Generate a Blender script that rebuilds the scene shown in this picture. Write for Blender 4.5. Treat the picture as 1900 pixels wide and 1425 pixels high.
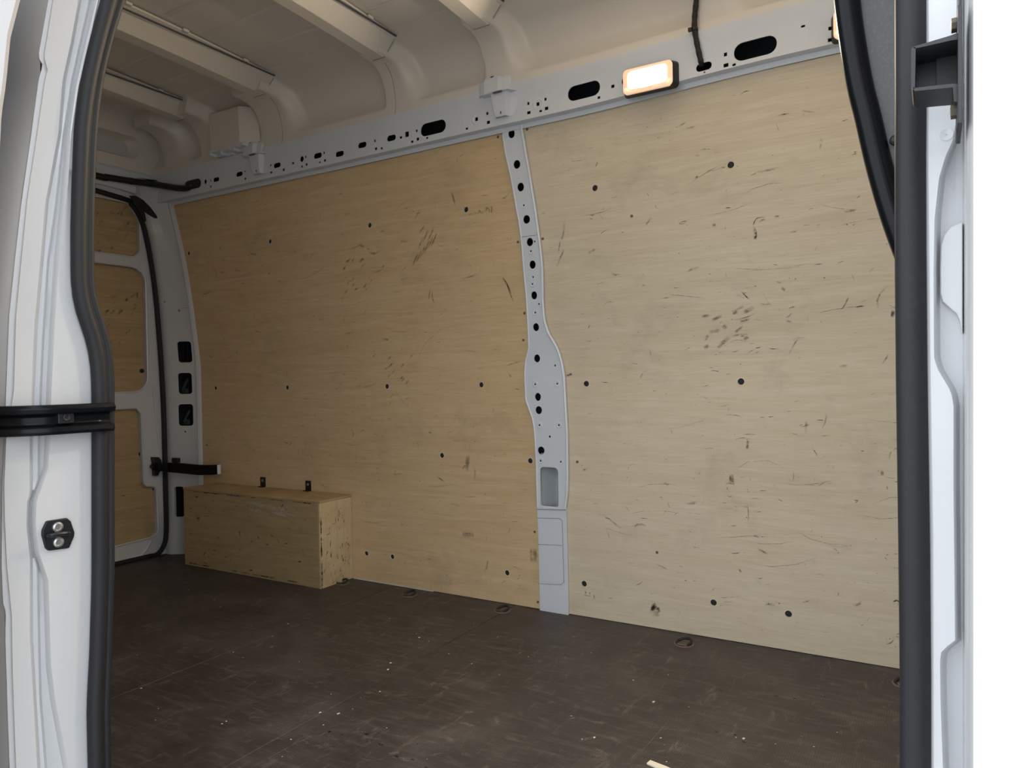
import bpy, bmesh, math, random
from mathutils import Vector, Matrix
import numpy as np

# ------------------------------------------------------------------ camera
for o in list(bpy.data.objects): bpy.data.objects.remove(o)
scene = bpy.context.scene
COL = scene.collection
# World: X along the van (rear at -X), Y across it (far wall at 2.4), Z up, load floor at 0.
FPX = 1341.87
YAW, PITCH, ROLL = [math.radians(a) for a in (30.3875, -0.5255, -0.9901)]
CAM = Vector((0, 0, 0.8795))
_F = Vector((-math.sin(YAW)*math.cos(PITCH), math.cos(YAW)*math.cos(PITCH), math.sin(PITCH)))
_R = Vector((math.cos(YAW), math.sin(YAW), 0)); _U = _R.cross(_F)
_R, _U = math.cos(ROLL)*_R + math.sin(ROLL)*_U, -math.sin(ROLL)*_R + math.cos(ROLL)*_U
cd = bpy.data.cameras.new('camera'); cam = bpy.data.objects.new('camera', cd); COL.objects.link(cam)
cd.sensor_fit = 'HORIZONTAL'; cd.sensor_width = 36; cd.lens = 36*FPX/1900
cd.clip_start = 0.02; cd.clip_end = 200
M = Matrix((_R, _U, -_F)).transposed().to_4x4(); M.translation = CAM
cam.matrix_world = M
scene.camera = cam
# ------------------------------------------------------------------ world, exposure
SKY = 3.0
LAMP_W = 19.0
LAMP_COL = (1.0, 0.80, 0.58)
w = bpy.data.worlds.new('overcast_sky'); scene.world = w; w.use_nodes = True
bg = w.node_tree.nodes['Background']
bg.inputs[0].default_value = (0.90, 0.95, 1.0, 1); bg.inputs[1].default_value = SKY
vs = scene.view_settings
vs.view_transform = 'Standard'; vs.look = 'None'; vs.gamma = 1; vs.exposure = 0.0
vs.use_curve_mapping = False

# ------------------------------------------------------------------ measuring helpers (sight lines met with real surfaces)
def ray(px, py): return _F + _R*((px-950)/FPX) - _U*((py-712.5)/FPX)
def atY(px, py, Y): d = ray(px, py); return CAM + d*(Y/d.y)
def atX(px, py, X): d = ray(px, py); return CAM + d*(X/d.x)
def atZ(px, py, Z): d = ray(px, py); return CAM + d*((Z-CAM.z)/d.z)
def Yw(z):                                    # face of the plywood lining: leans in towards the roof
    u = max(0.0, (z-0.95)/0.85)
    return 2.4 - 0.09*u**1.15
def onwall(px, py, off=0.0):
    Y = 2.4
    for _ in range(12):
        p = atY(px, py, Y-off); Y = Yw(p.z)
    return atY(px, py, Y-off)
def interp(pts, y):                           # pts: (value, y) sorted by y
    if y <= pts[0][1]: return pts[0][0]
    for (a, ya), (b, yb) in zip(pts, pts[1:]):
        if y <= yb: return a + (b-a)*(y-ya)/max(1e-9, yb-ya)
    return pts[-1][0]
def sm(a, b, x):
    t = min(1, max(0, (x-a)/(b-a))); return t*t*(3-2*t)

# ------------------------------------------------------------------ object helpers
WL = {}                                       # world location of each object
def link(name, data, parent=None, loc=(0, 0, 0), **props):
    o = bpy.data.objects.new(name, data); COL.objects.link(o)
    loc = Vector(loc); WL[o] = loc
    if parent is not None:
        o.parent = parent; o.location = loc - WL[parent]
    else: o.location = loc
    for k, v in props.items():
        if v is not None: o[k] = v
    return o
def empty(name, loc, label=None, category=None, group=None, kind=None):
    return link(name, None, None, loc, label=label, category=category, group=group, kind=kind)
def mesh(name, vf, mat, parent=None, base=None, smooth=35, bevel=0, bseg=2, uv=None, mats=None, fm=None, **props):
    """one mesh object from world-space (verts, faces)"""
    V, Fc = vf
    V = [Vector(v) for v in V]
    if base is None:
        if parent is not None: base = WL[parent]
        else:
            xs = [v.x for v in V]; ys = [v.y for v in V]; zs = [v.z for v in V]
            base = Vector(((min(xs)+max(xs))/2, (min(ys)+max(ys))/2, min(zs)))
    base = Vector(base)
    me = bpy.data.meshes.new(name)
    me.from_pydata([tuple(v-base) for v in V], [], Fc)
    for m in (mats or [mat]): me.materials.append(m)
    if fm:
        for p, i in zip(me.polygons, fm): p.material_index = i
    if uv:
        ul = me.uv_layers.new(name='UVMap')
        for p in me.polygons:
            for li in p.loop_indices: ul.data[li].uv = uv[me.loops[li].vertex_index]
    fix(me, smooth)
    o = link(name, me, parent, base, **props)
    if bevel:
        b = o.modifiers.new('bevel', 'BEVEL'); b.width = bevel; b.segments = bseg; b.limit_method = 'ANGLE'
        b.angle_limit = math.radians(35); b.harden_normals = False
    return o
def fix(me, smooth=35, recalc=True):
    me.update(); me.validate()
    if recalc:
        bm = bmesh.new(); bm.from_mesh(me); bmesh.ops.recalc_face_normals(bm, faces=bm.faces); bm.to_mesh(me); bm.free()
    if smooth:
        me.shade_smooth(); me.set_sharp_from_angle(angle=math.radians(smooth))
def join(*parts):
    V, Fc = [], []
    for v, f in parts:
        n = len(V); V += list(v); Fc += [tuple(i+n for i in q) for q in f]
    return V, Fc
def box(x0, x1, y0, y1, z0, z1):
    V = [(x, y, z) for x in (x0, x1) for y in (y0, y1) for z in (z0, z1)]
    return V, [(0,1,3,2),(4,6,7,5),(0,4,5,1),(2,3,7,6),(0,2,6,4),(1,5,7,3)]
def prism(poly, axis, a, b):
    """poly of 2-D points in the plane across axis, extruded a..b"""
    def P(p, t):
        return {'x': (t, p[0], p[1]), 'y': (p[0], t, p[1]), 'z': (p[0], p[1], t)}[axis]
    n = len(poly)
    V = [P(p, a) for p in poly] + [P(p, b) for p in poly]
    return V, [tuple(range(n))[::-1], tuple(range(n, 2*n))] + [(i, (i+1) % n, n+(i+1) % n, n+i) for i in range(n)]
def grid(rows, close=False):
    V = [tuple(p) for r in rows for p in r]; m = len(rows[0]); Fc = []
    for i in range(len(rows)-1):
        for j in range(m-1 if not close else m):
            k = (j+1) % m
            Fc.append((i*m+j, i*m+k, (i+1)*m+k, (i+1)*m+j))
    return V, Fc
def loftsolid(rows):
    """closed sections lofted, ends capped"""
    V, Fc = grid(rows, True); m = len(rows[0]); n = len(rows)
    return V, Fc + [tuple(range(m))[::-1], tuple(range((n-1)*m, n*m))]
def tube(path, r, n=10, closed=False, sq=(1, 1)):
    P = [Vector(p) for p in path]; rows = []
    up = None; N = len(P)
    for i in range(N):
        a = P[(i-1) % N] if (closed or i > 0) else P[i]
        b = P[(i+1) % N] if (closed or i < N-1) else P[i]
        t = (b-a).normalized()
        if up is None: up = Vector((0, 0, 1)) if abs(t.z) < 0.9 else Vector((0, 1, 0))
        s = t.cross(up).normalized(); up = s.cross(t).normalized()
        rr = r[i] if isinstance(r, (list, tuple)) else r
        rows.append([P[i] + s*(math.cos(2*math.pi*k/n)*rr*sq[0]) + up*(math.sin(2*math.pi*k/n)*rr*sq[1]) for k in range(n)])
    if closed:
        rows.append(rows[0]); return grid(rows, True)
    return loftsolid(rows)
def smooth_path(P, n):
    out = []
    for i in range(len(P)-1):
        p0 = P[max(0, i-1)]; p1 = P[i]; p2 = P[i+1]; p3 = P[min(len(P)-1, i+2)]
        for k in range(n):
            t = k/n; out.append(0.5*((2*p1)+(p2-p0)*t+(2*p0-5*p1+4*p2-p3)*t*t+(3*p1-p0-3*p2+p3)*t**3))
    return out+[P[-1]]
def ellipse(cx, cy, rx, ry, n=20): return [(cx+rx*math.cos(2*math.pi*k/n), cy+ry*math.sin(2*math.pi*k/n)) for k in range(n)]
def rrect(x0, x1, y0, y1, r, n=5):
    r = min(r, (x1-x0)/2-1e-5, (y1-y0)/2-1e-5); out = []
    for cx, cy, a0 in ((x1-r, y1-r, 0), (x0+r, y1-r, 90), (x0+r, y0+r, 180), (x1-r, y0+r, 270)):
        for k in range(n+1):
            a = math.radians(a0+90*k/n); out.append((cx+r*math.cos(a), cy+r*math.sin(a)))
    return out
def cyl(c, axis, r, h, n=16, r2=None):
    """cylinder/cone from c along unit axis"""
    c = Vector(c); a = Vector(axis).normalized(); s = a.orthogonal().normalized(); u = a.cross(s)
    r2 = r if r2 is None else r2
    rows = [[c+a*t+s*(math.cos(2*math.pi*k/n)*q)+u*(math.sin(2*math.pi*k/n)*q) for k in range(n)] for t, q in ((0, r), (h, r2))]
    return loftsolid(rows)
def lathe(c, axis, prof, n=16):
    c = Vector(c); a = Vector(axis).normalized(); s = a.orthogonal().normalized(); u = a.cross(s)
    rows = [[c+a*t+s*(math.cos(2*math.pi*k/n)*q)+u*(math.sin(2*math.pi*k/n)*q) for k in range(n)] for q, t in prof]
    return loftsolid(rows)
def cut(o, parts, smooth=35, warp=None):
    """real holes: subtract a list of convex solids from mesh object o"""
    me = bpy.data.meshes.new('cutter'); v, f = join(*parts); b = WL[o]
    me.from_pydata([tuple(Vector(p)-b) for p in v], [], f); fix(me, 0)
    c = bpy.data.objects.new('cutter', me); COL.objects.link(c); c.location = b
    m = o.modifiers.new('cut', 'BOOLEAN'); m.object = c; m.operation = 'DIFFERENCE'; m.solver = 'EXACT'
    bpy.context.view_layer.update()
    dg = bpy.context.evaluated_depsgraph_get()
    new = bpy.data.meshes.new_from_object(o.evaluated_get(dg)); old = o.data
    o.modifiers.remove(m); new.name = old.name; o.data = new
    bpy.data.objects.remove(c); bpy.data.meshes.remove(me); bpy.data.meshes.remove(old)
    if warp:
        for vv in new.vertices: vv.co = Vector(warp(vv.co+b))-b
    if smooth: new.shade_smooth(); new.set_sharp_from_angle(angle=math.radians(smooth))
def child_copy(src, parent, loc):
    o = src.copy(); COL.objects.link(o); WL[o] = Vector(loc)
    o.parent = parent; o.location = WL[o] - WL[parent]
    return o

# ------------------------------------------------------------------ materials
def mat(name, col, rough=0.5, metal=0.0, spec=0.5, coat=0.0, emit=None, es=0):
    m = bpy.data.materials.new(name); m.use_nodes = True
    b = m.node_tree.nodes['Principled BSDF']
    b.inputs['Base Color'].default_value = (*col, 1); b.inputs['Roughness'].default_value = rough
    b.inputs['Metallic'].default_value = metal; b.inputs['Specular IOR Level'].default_value = spec
    b.inputs['Coat Weight'].default_value = coat
    if emit: b.inputs['Emission Color'].default_value = (*emit, 1); b.inputs['Emission Strength'].default_value = es
    return m
class NT:
    def __init__(s, m): s.m = m; s.t = m.node_tree; s.b = s.t.nodes['Principled BSDF']
    def n(s, typ, **kw):
        nd = s.t.nodes.new(typ)
        for k, v in kw.items():
            if k.startswith('_'): setattr(nd, k[1:], v)
        return nd
    def l(s, a, b): s.t.links.new(a, b)
    def coord(s, scale, kind='Object', rot=(0, 0, 0)):
        tc = s.n('ShaderNodeTexCoord'); mp = s.n('ShaderNodeMapping')
        mp.inputs['Scale'].default_value = scale; mp.inputs['Rotation'].default_value = rot
        s.l(tc.outputs[kind], mp.inputs[0]); return mp.outputs[0]
    def noise(s, vec, scale, detail=4, rough=0.55, dist=0.0):
        nd = s.n('ShaderNodeTexNoise'); nd.inputs['Scale'].default_value = scale; nd.inputs['Detail'].default_value = detail
        nd.inputs['Roughness'].default_value = rough; nd.inputs['Distortion'].default_value = dist
        s.l(vec, nd.inputs['Vector']); return nd.outputs['Fac']
    def ramp(s, fac, stops):
        r = s.n('ShaderNodeValToRGB'); e = r.color_ramp.elements
        while len(e) > 1: e.remove(e[-1])
        e[0].position = stops[0][0]; e[0].color = (*stops[0][1], 1)
        for p, c in stops[1:]: q = e.new(p); q.color = (*c, 1)
        s.l(fac, r.inputs[0]); return r.outputs[0]
    def mix(s, fac, a, b, mode='MIX'):
        x = s.n('ShaderNodeMix', _data_type='RGBA', _blend_type=mode)
        for v, i in ((fac, 0), (a, 6), (b, 7)):
            if isinstance(v, (int, float)): x.inputs[i].default_value = v
            elif isinstance(v, tuple): x.inputs[i].default_value = (*v, 1)
            else: s.l(v, x.inputs[i])
        return x.outputs[2]
    def bump(s, h, strength=0.3, dist=0.002):
        b = s.n('ShaderNodeBump'); b.inputs['Strength'].default_value = strength; b.inputs['Distance'].default_value = dist
        s.l(h, b.inputs['Height']); s.l(b.outputs[0], s.b.inputs['Normal'])
G = lambda v: (v, v, v)
def plywood(name, light, dark, grain=(1.3, 1, 26), stain=0.5):
    m = mat(name, light, 0.55, spec=0.35); t = NT(m)
    gr = t.noise(t.coord(tuple(g*0.62 if g > 5 else g for g in grain)), 2.0, 8, 0.60, 1.1)
    fine = t.noise(t.coord((grain[0]*3, 3, grain[2]*6)), 3.0, 3, 0.6)
    blot = t.noise(t.coord((0.9, 1, 1.6)), 1.7, 3, 0.5)
    c = t.ramp(gr, [(0.30, dark), (0.52, tuple((a+b)/2 for a, b in zip(light, dark))), (0.72, light)])
    c = t.mix(0.30, c, t.ramp(fine, [(0.3, G(0.35)), (0.6, G(0.8))]), 'SOFT_LIGHT')
    c = t.mix(0.6, c, t.ramp(blot, [(0.3, (0.44, 0.42, 0.40)), (0.7, (0.58, 0.56, 0.52))]), 'SOFT_LIGHT')
    # worn-in dirt: sparse specks and short dark nicks
    d1 = t.noise(t.coord((7, 7, 11)), 4.0, 6, 0.75, 0.8)
    c = t.mix(t.ramp(d1, [(0.68, G(0)), (0.80, G(stain*0.8))]), c, (0.10, 0.075, 0.05))
    d2 = t.noise(t.coord((5, 5, 40)), 3.5, 2, 0.5, 1.2)
    c = t.mix(t.ramp(d2, [(0.74, G(0)), (0.80, G(stain*1.3))]), c, (0.09, 0.065, 0.045))
    d3 = t.noise(t.coord((1.6, 1.6, 2.0)), 2.0, 5, 0.7, 0.3)
    c = t.mix(t.ramp(d3, [(0.55, G(0)), (0.85, G(0.5))]), c, (0.26, 0.21, 0.15))
    t.l(c, t.b.inputs['Base Color'])
    t.l(t.ramp(gr, [(0.3, G(0.62)), (0.7, G(0.48))]), t.b.inputs['Roughness'])
    t.bump(fine, 0.12, 0.001)
    return m
PLY = plywood('plywood_pale', (0.66, 0.58, 0.445), (0.58, 0.495, 0.36))
PLYW = plywood('plywood_warm', (0.66, 0.505, 0.315), (0.56, 0.40, 0.225))
PLYD = plywood('plywood_worn', (0.44, 0.33, 0.185), (0.34, 0.245, 0.13), stain=0.7)
PLYV = plywood('plywood_upright_grain', (0.60, 0.49, 0.32), (0.50, 0.39, 0.23), grain=(1, 26, 1.5), stain=0.6)
WRIM = mat('countersunk_wood', (0.72, 0.62, 0.46), 0.7)
def paint(name, col, rough=0.32, coat=0.25, dirt=0.12):
    m = mat(name, col, rough, coat=coat); t = NT(m)
    n = t.noise(t.coord((3, 3, 3)), 2.0, 5, 0.6)
    t.l(t.mix(t.ramp(n, [(0.45, G(0)), (0.8, G(dirt))]), col, tuple(c*0.7 for c in col)), t.b.inputs['Base Color'])
    return m
BODY = paint('white_body_paint', (0.56, 0.57, 0.585), 0.34, 0.25, 0.0)
INNER = paint('light_grey_inner_paint', (0.655, 0.70, 0.755), 0.36, 0.2)
ROOF = paint('off_white_roof_paint', (0.72, 0.685, 0.625), 0.34, 0.15, 0.1)
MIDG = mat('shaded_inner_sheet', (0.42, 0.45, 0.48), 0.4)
CAV = mat('dark_cavity_shade', (0.09, 0.10, 0.12), 0.6)  # shade of the hollows put into the colour
VOID = mat('black_parts_hole_shade', (0.012, 0.013, 0.016), 0.7)  # black plugs and rings, also painted shade behind the post holes
BACK = paint('grey_primer_sheet', (0.30, 0.32, 0.35), 0.45, 0.0)
def rubber(name, col, rough):
    m = mat(name, col, rough, spec=0.4); t = NT(m)
    n = t.noise(t.coord((60, 60, 60)), 4, 3)
    t.l(t.mix(t.ramp(n, [(0.5, G(0)), (0.8, G(0.4))]), col, tuple(c*2.0 for c in col)), t.b.inputs['Base Color'])
    t.bump(n, 0.1, 0.0006); return m
RUB = rubber('black_rubber', (0.011, 0.0115, 0.0135), 0.62)
BLK = rubber('black_plastic', (0.010, 0.011, 0.013), 0.42)
GLOSS = mat('gloss_black_plastic', (0.005, 0.006, 0.008), 0.24, spec=0.16)
DGREY = rubber('dark_grey_plastic', (0.085, 0.088, 0.092), 0.55)
CHAR = rubber('charcoal_steel', (0.025, 0.026, 0.029), 0.5)
STEEL = mat('zinc_steel', (0.52, 0.52, 0.52), 0.35, 0.9)
DSTEEL = mat('dark_blackened_steel', (0.085, 0.07, 0.055), 0.42, 0.3)
CUP = mat('brown_dusty_cup', (0.13, 0.10, 0.07), 0.6)
RUST = mat('rusty_screw', (0.16, 0.09, 0.05), 0.7)
def lensmat():
    m = mat('lit_lamp_lens', (0.9, 0.8, 0.7), 0.3); t = NT(m)
    t.b.inputs['Emission Color'].default_value = (*LAMP_COL, 1)
    t.b.inputs['Emission Strength'].default_value = 1.0
    return m
LENSRIM = mat('peach_lamp_bezel', (0.85, 0.62, 0.45), 0.35, emit=(1.0, 0.60, 0.36), es=0.55)
LENS = mat('lit_lamp_lens', (0.9, 0.8, 0.7), 0.3, emit=LAMP_COL, es=9.0)
def floormat():
    m = mat('phenolic_floor_board', (0.05, 0.04, 0.035), 0.5, spec=0.35); t = NT(m)
    n = t.noise(t.coord((1.3, 1.3, 1), 'Object'), 2.5, 6, 0.65, 0.4)
    c = t.ramp(n, [(0.25, (0.027, 0.022, 0.021)), (0.5, (0.050, 0.042, 0.040)), (0.75, (0.088, 0.077, 0.073))])
    st = t.noise(t.coord((3, 18, 1)), 3.0, 5, 0.7, 0.6)
    c = t.mix(t.ramp(st, [(0.50, G(0)), (0.78, G(0.7))]), c, (0.125, 0.111, 0.105))
    st2 = t.noise(t.coord((16, 5, 1), rot=(0, 0, 0.5)), 2.0, 4, 0.7, 1.0)
    c = t.mix(t.ramp(st2, [(0.58, G(0)), (0.80, G(0.6))]), c, (0.19, 0.17, 0.155))
    w1 = t.n('ShaderNodeTexWave', _wave_type='BANDS', _bands_direction='X'); w1.inputs['Scale'].default_value = 55
    w2 = t.n('ShaderNodeTexWave', _wave_type='BANDS', _bands_direction='Y'); w2.inputs['Scale'].default_value = 55
    co = t.coord((1, 1, 1))
    t.l(co, w1.inputs[0]); t.l(co, w2.inputs[0])
    wm = t.mix(0.5, w1.outputs[0], w2.outputs[0])
    c = t.mix(0.28, c, wm, 'OVERLAY')
    t.l(c, t.b.inputs['Base Color'])
    t.l(t.ramp(n, [(0.3, G(0.42)), (0.7, G(0.62))]), t.b.inputs['Roughness'])
    t.bump(wm, 0.25, 0.0012)
    return m
FLOOR = floormat()
def strokemat(name, col, amax, nscale=60):
    """thin worn marks: fades to nothing at the edges of each ribbon"""
    m = mat(name, col, 0.6, spec=0.2); t = NT(m)
    uvn = t.n('ShaderNodeUVMap'); sx = t.n('ShaderNodeSeparateXYZ'); t.l(uvn.outputs[0], sx.inputs[0])
    def edge(out):
        a = t.n('ShaderNodeMath', _operation='MULTIPLY_ADD'); a.inputs[1].default_value = 2; a.inputs[2].default_value = -1
        t.l(out, a.inputs[0])
        b = t.n('ShaderNodeMath', _operation='ABSOLUTE'); t.l(a.outputs[0], b.inputs[0])
        c = t.n('ShaderNodeMapRange'); c.inputs[1].default_value = 1.0; c.inputs[2].default_value = 0.35
        t.l(b.outputs[0], c.inputs[0]); return c.outputs[0]
    e = t.n('ShaderNodeMath', _operation='MULTIPLY'); t.l(edge(sx.outputs[0]), e.inputs[0]); t.l(edge(sx.outputs[1]), e.inputs[1])
    nz = t.noise(t.coord((1, 1, 1)), nscale, 4, 0.7)
    r = t.ramp(nz, [(0.36, G(0.05)), (0.62, G(1))])
    e2 = t.n('ShaderNodeMath', _operation='MULTIPLY'); t.l(e.outputs[0], e2.inputs[0]); t.l(r, e2.inputs[1])
    e3 = t.n('ShaderNodeMath', _operation='MULTIPLY'); e3.inputs[1].default_value = amax; t.l(e2.outputs[0], e3.inputs[0])
    t.l(e3.outputs[0], t.b.inputs['Alpha'])
    return m
SCUFF = strokemat('dark_scuff', (0.040, 0.031, 0.023), 1.0)
SMEAR = strokemat('brown_smear', (0.13, 0.10, 0.06), 0.5, 45)
CHALK = strokemat('pale_scratch', (0.75, 0.70, 0.62), 0.6)
FSCR = strokemat('pale_floor_scratch', (0.28, 0.25, 0.23), 0.40, 25)
FDRK = strokemat('black_floor_drip', (0.006, 0.006, 0.006), 0.9, 20)

# ================================================================== SETTING
XR, XF = -3.42, 0.40                          # rear door plane and front bulkhead
# floor: three boards with open seams
fl = empty('floor', (-1.5, 1.5, 0), kind='structure', label='dark brown anti-slip load floor')
seams = [-3.50, -2.001, -1.41, 0.45]
for a, b in zip(seams, seams[1:]):
    mesh('floor_board', box(a+0.0012, b-0.0012, 0.74, 2.42, -0.018, 0), FLOOR, fl, bevel=0.0015, bseg=1)
mesh('subfloor', box(-3.5, 0.45, 0.70, 2.5, -0.05, -0.0185), CAV, fl)
# far wall outer skin with its cavity
mesh('wall_back', box(-3.62, 0.47, 2.50, 2.53, -0.3, 2.32), CAV, kind='structure', label='outer skin behind the plywood lining, darkened for cavity shade')
mesh('wall_right', box(0.40, 0.43, 0.70, 2.5, -0.3, 2.32), BACK, kind='structure', label='bulkhead at the front end of the load space')
# ground outside
mesh('ground', box(-14, 14, -14, 14, -0.75, -0.62), mat('pale_concrete', (0.36, 0.355, 0.35), 0.9), kind='structure', label='pale concrete yard below the van')

# ---- plywood lining
PL = [(931.6,248),(937,284),(945,318),(951.6,351.6),(957,385),(962,410),(966,438),(969,471.6),(971,500),(976,552),(979,605),(980.6,647),(974.7,668),(973,689),(974.7,742),(981,759),(988,778),(991,800),(992.5,820),(994.5,863),(995.8,914),(996.6,941.5),(999.6,1027),(1001.6,1128)]
PR = [(968.4,231.6),(979,295),(986,335),(994.7,389),(1001,434),(1004.6,463),(1008,500),(1009,563),(1011.6,595),(1019,618),(1029.5,635),(1038,651.6),(1044,672.6),(1048.4,700),(1051,752.6),(1053.7,800),(1054.7,876),(1054,914),(1050,944),(1051.4,964),(1053.4,1052.6),(1054.7,1138)]
PLw = [onwall(*p) for p in PL]; PRw = [onwall(*p) for p in PR]
def edge_x(pts, z):                            # pillar edge in world x at height z
    q = sorted([(p.x, p.z) for p in pts], key=lambda a: a[1]); return interp(q, z)
def panel(name, xl, xr, z0, z1, ply, **props):
    zs = sorted(set([z0+(z1-z0)*i/44 for i in range(45)]))
    rows = []
    for z in zs:
        a, b = xl(z), xr(z); y = Yw(z)
        rows.append([(a, y, z), (b, y, z), (b, y+0.009, z), (a, y+0.009, z)])
    return mesh(name, loftsolid(rows), ply, None, base=((rows[0][0][0]+rows[0][1][0])/2, 2.4, z0), smooth=20, **props)
XE = [(-3.262,0),(-3.262,1.0),(-3.272,1.3),(-3.288,1.53),(-3.335,1.81)]
lp = panel('plywood_panel', lambda z: interp(XE, z), lambda z: edge_x(PLw, z)+0.007, 0.002, 1.796, PLYW,
           label='long plywood wall panel between the rear doors and the steel pillar', category='panel', group='plywood wall lining panels')
rp = panel('plywood_panel', lambda z: edge_x(PRw, z)-0.007, lambda z: 0.39, 0.002, 1.804, PLY,
           label='pale plywood wall panel right of the perforated steel pillar', category='panel', group='plywood wall lining panels')
BIG = {lp: [(350,470),(501,448),(686,418),(865,389),(400,720),(533,719),(718,717),(893,714),(820,845),(984,855),(680,1027),(728,1033),(941,1063)],
       rp: [(1104,349),(1356,306),(1088,712),(1375,708),(1084,1083),(1324,1118),(1463,1139)]}
SML = {lp: [(924,254),(961,449),(973,581),(384,826),(992,987),(998,1117),(971,631)], rp: [(978,240),(1007,443),(1071,857),(1219,1025),(1664,500),(1172,401)]}
plug0 = scr0 = None
for pan in (lp, rp):
    cs = []
    for p in BIG[pan]:
        c = onwall(*p); cs.append(cyl(c+Vector((0, -0.02, 0)), (0, 1, 0), 0.0108, 0.06, 18))
    cut(pan, cs, 20)
    for p in BIG[pan]:
        c = onwall(*p)
        if plug0 is None:
            v1 = grid([[c+Vector((r*math.cos(2*math.pi*k/18), d, r*math.sin(2*math.pi*k/18))) for k in range(18)] for r, d in ((0.0128, -0.0003), (0.0106, -0.0008), (0.0104, 0.005))], True)
            v2 = lathe(c, (0, 1, 0), [(0.0106, 0.0035), (0.008, 0.0018), (0.004, 0.0012), (0.0005, 0.001), (0.0005, 0.008), (0.0106, 0.008)], 18)
            v = join(v1, v2)
            plug0 = mesh('fixing_plug', v, None, pan, base=c, mats=[WRIM, VOID], fm=[0]*len(v1[1])+[1]*len(v2[1]))
        else: child_copy(plug0, pan, c)
    for p in SML[pan]:
        c = onwall(*p, 0.0002)
        if scr0 is None:
            scr0 = mesh('screw', lathe(c, (0, -1, 0), [(0.0052, -0.004), (0.0052, 0.0004), (0.003, 0.0011), (0.0006, 0.0008)], 12), RUST, pan, base=c)
        else: child_copy(scr0, pan, c)
# floor-line strips of painted sill showing below the lining
mesh('baseboard_back', box(-2.24, -1.80, 2.397, 2.3995, -0.001, 0.0022), INNER, kind='structure', label='thin pale sill strip where the lining meets the floor')

# ---- steel pillar
pil = empty('pillar', onwall(1028, 1130), 'perforated light grey steel pillar standing between the two plywood panels', 'pillar')
def pil_piece(name, y0, y1, off, th, sub=24, widen=0.0):
    rows = []
    for i in range(sub+1):
        y = y0+(y1-y0)*i/sub
        a = onwall(interp(PL, y), y+ (8-16*(y-y0)/(y1-y0))*0, off); b = onwall(interp(PR, y), y, off)
        b.z = a.z = (a.z+b.z)/2
        a.x -= widen; b.x += widen
        f = [a.lerp(b, k) for k in (0, 1)]
        rows.append([f[0], f[1], f[1]+Vector((0, th, 0)), f[0]+Vector((0, th, 0))])
    return loftsolid(rows)
face = mesh('pillar_face', pil_piece('f', 226, 944, 0.010, 0.0035, 60), INNER, pil)
HB = [(949,248,12,17),(959,305,12.5,16.5),(966,347,12.5,16.5),(977,407,12.5,16),(983,449,12,15.5),(988,491,11.5,15.5),(991,548,11,15),(994.5,607,11,15),(996.5,665,11,15),(998,736.5,11,15),(999.5,761,12,15),(1004,836,12.5,15)]
HS = [(972,381,3,3.5),(992,448,3,4),(985,466,3.2,4),(1000,564,3,4),(993,580,3,4),(1030,678,3.2,4),(993,713,3,4),(1034,712,3,4),(1001,789,3,4),(1037,789,3.4,4),(1020,810,3.6,4.5),(1003,855,3.2,4),(1040.5,857,3.4,4.2),(989,514,3,4)]
def dims(px, py, wpx, hpx, f):
    c = f(px, py); a = f(px-wpx/2, py); b = f(px+wpx/2, py); t = f(px, py-hpx/2); u = f(px, py+hpx/2)
    return c, abs(b.x-a.x)/2, abs(t.z-u.z)/2
cs = []
for h in HB+HS:
    c, rx, rz = dims(*h, lambda a, b: onwall(a, b, 0.010))
    cs.append(prism(ellipse(c.x, c.z, rx, rz, 20 if h in HB else 10), 'y', c.y-0.02, c.y+0.03))
c, rx, rz = dims(988, 529, 6, 7, lambda a, b: onwall(a, b, 0.010)); cs.append(prism(rrect(c.x-rx, c.x+rx, c.z-rz, c.z+rz, 0.0005, 1), 'y', c.y-0.02, c.y+0.03))
a = onwall(1002.5, 903, 0.010); b = onwall(1036, 905, 0.010); t = onwall(1018, 867, 0.010); u = onwall(1020, 942, 0.010)
WIN = (a.x, b.x, u.z, t.z)
cs.append(prism(rrect(a.x, b.x, u.z, t.z, 0.016, 5), 'y', 2.36, 2.42))
cut(face, cs, 30)
# turned-in walls of the large window and the folded sheet behind it
wr = rrect(a.x, b.x, u.z, t.z, 0.016, 5); wi = rrect(a.x-0.001, b.x+0.001, u.z-0.001, t.z+0.001, 0.017, 5)
mesh('window_return', grid([[(p[0], 2.3905, p[1]) for p in wr], [(p[0], 2.40, p[1]) for p in wi]], True), INNER, pil)
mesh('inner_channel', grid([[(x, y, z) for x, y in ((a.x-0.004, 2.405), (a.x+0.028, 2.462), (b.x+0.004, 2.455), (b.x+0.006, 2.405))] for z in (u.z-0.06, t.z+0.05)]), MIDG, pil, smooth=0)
# dimples round the small bolt holes
for h in [(993,713),(1034,712),(1001,789),(1037,789),(1003,855),(1040.5,857),(972,381),(985,466),(988,527),(993,580)]:
    c = onwall(h[0], h[1], 0.0102); R = 0.0125
    mesh('dimple', lathe(c, (0, -1, 0), [(R, 0), (R*0.9, 0.0009), (R*0.72, 0.0010), (R*0.55, 0.0002)], 18), INNER, pil)
    mesh('bolt_hole', lathe(c, (0, -1, 0), [(0.0036, 0.0), (0.0034, 0.0005), (0.0004, 0.0004)], 10), VOID, pil)
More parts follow.
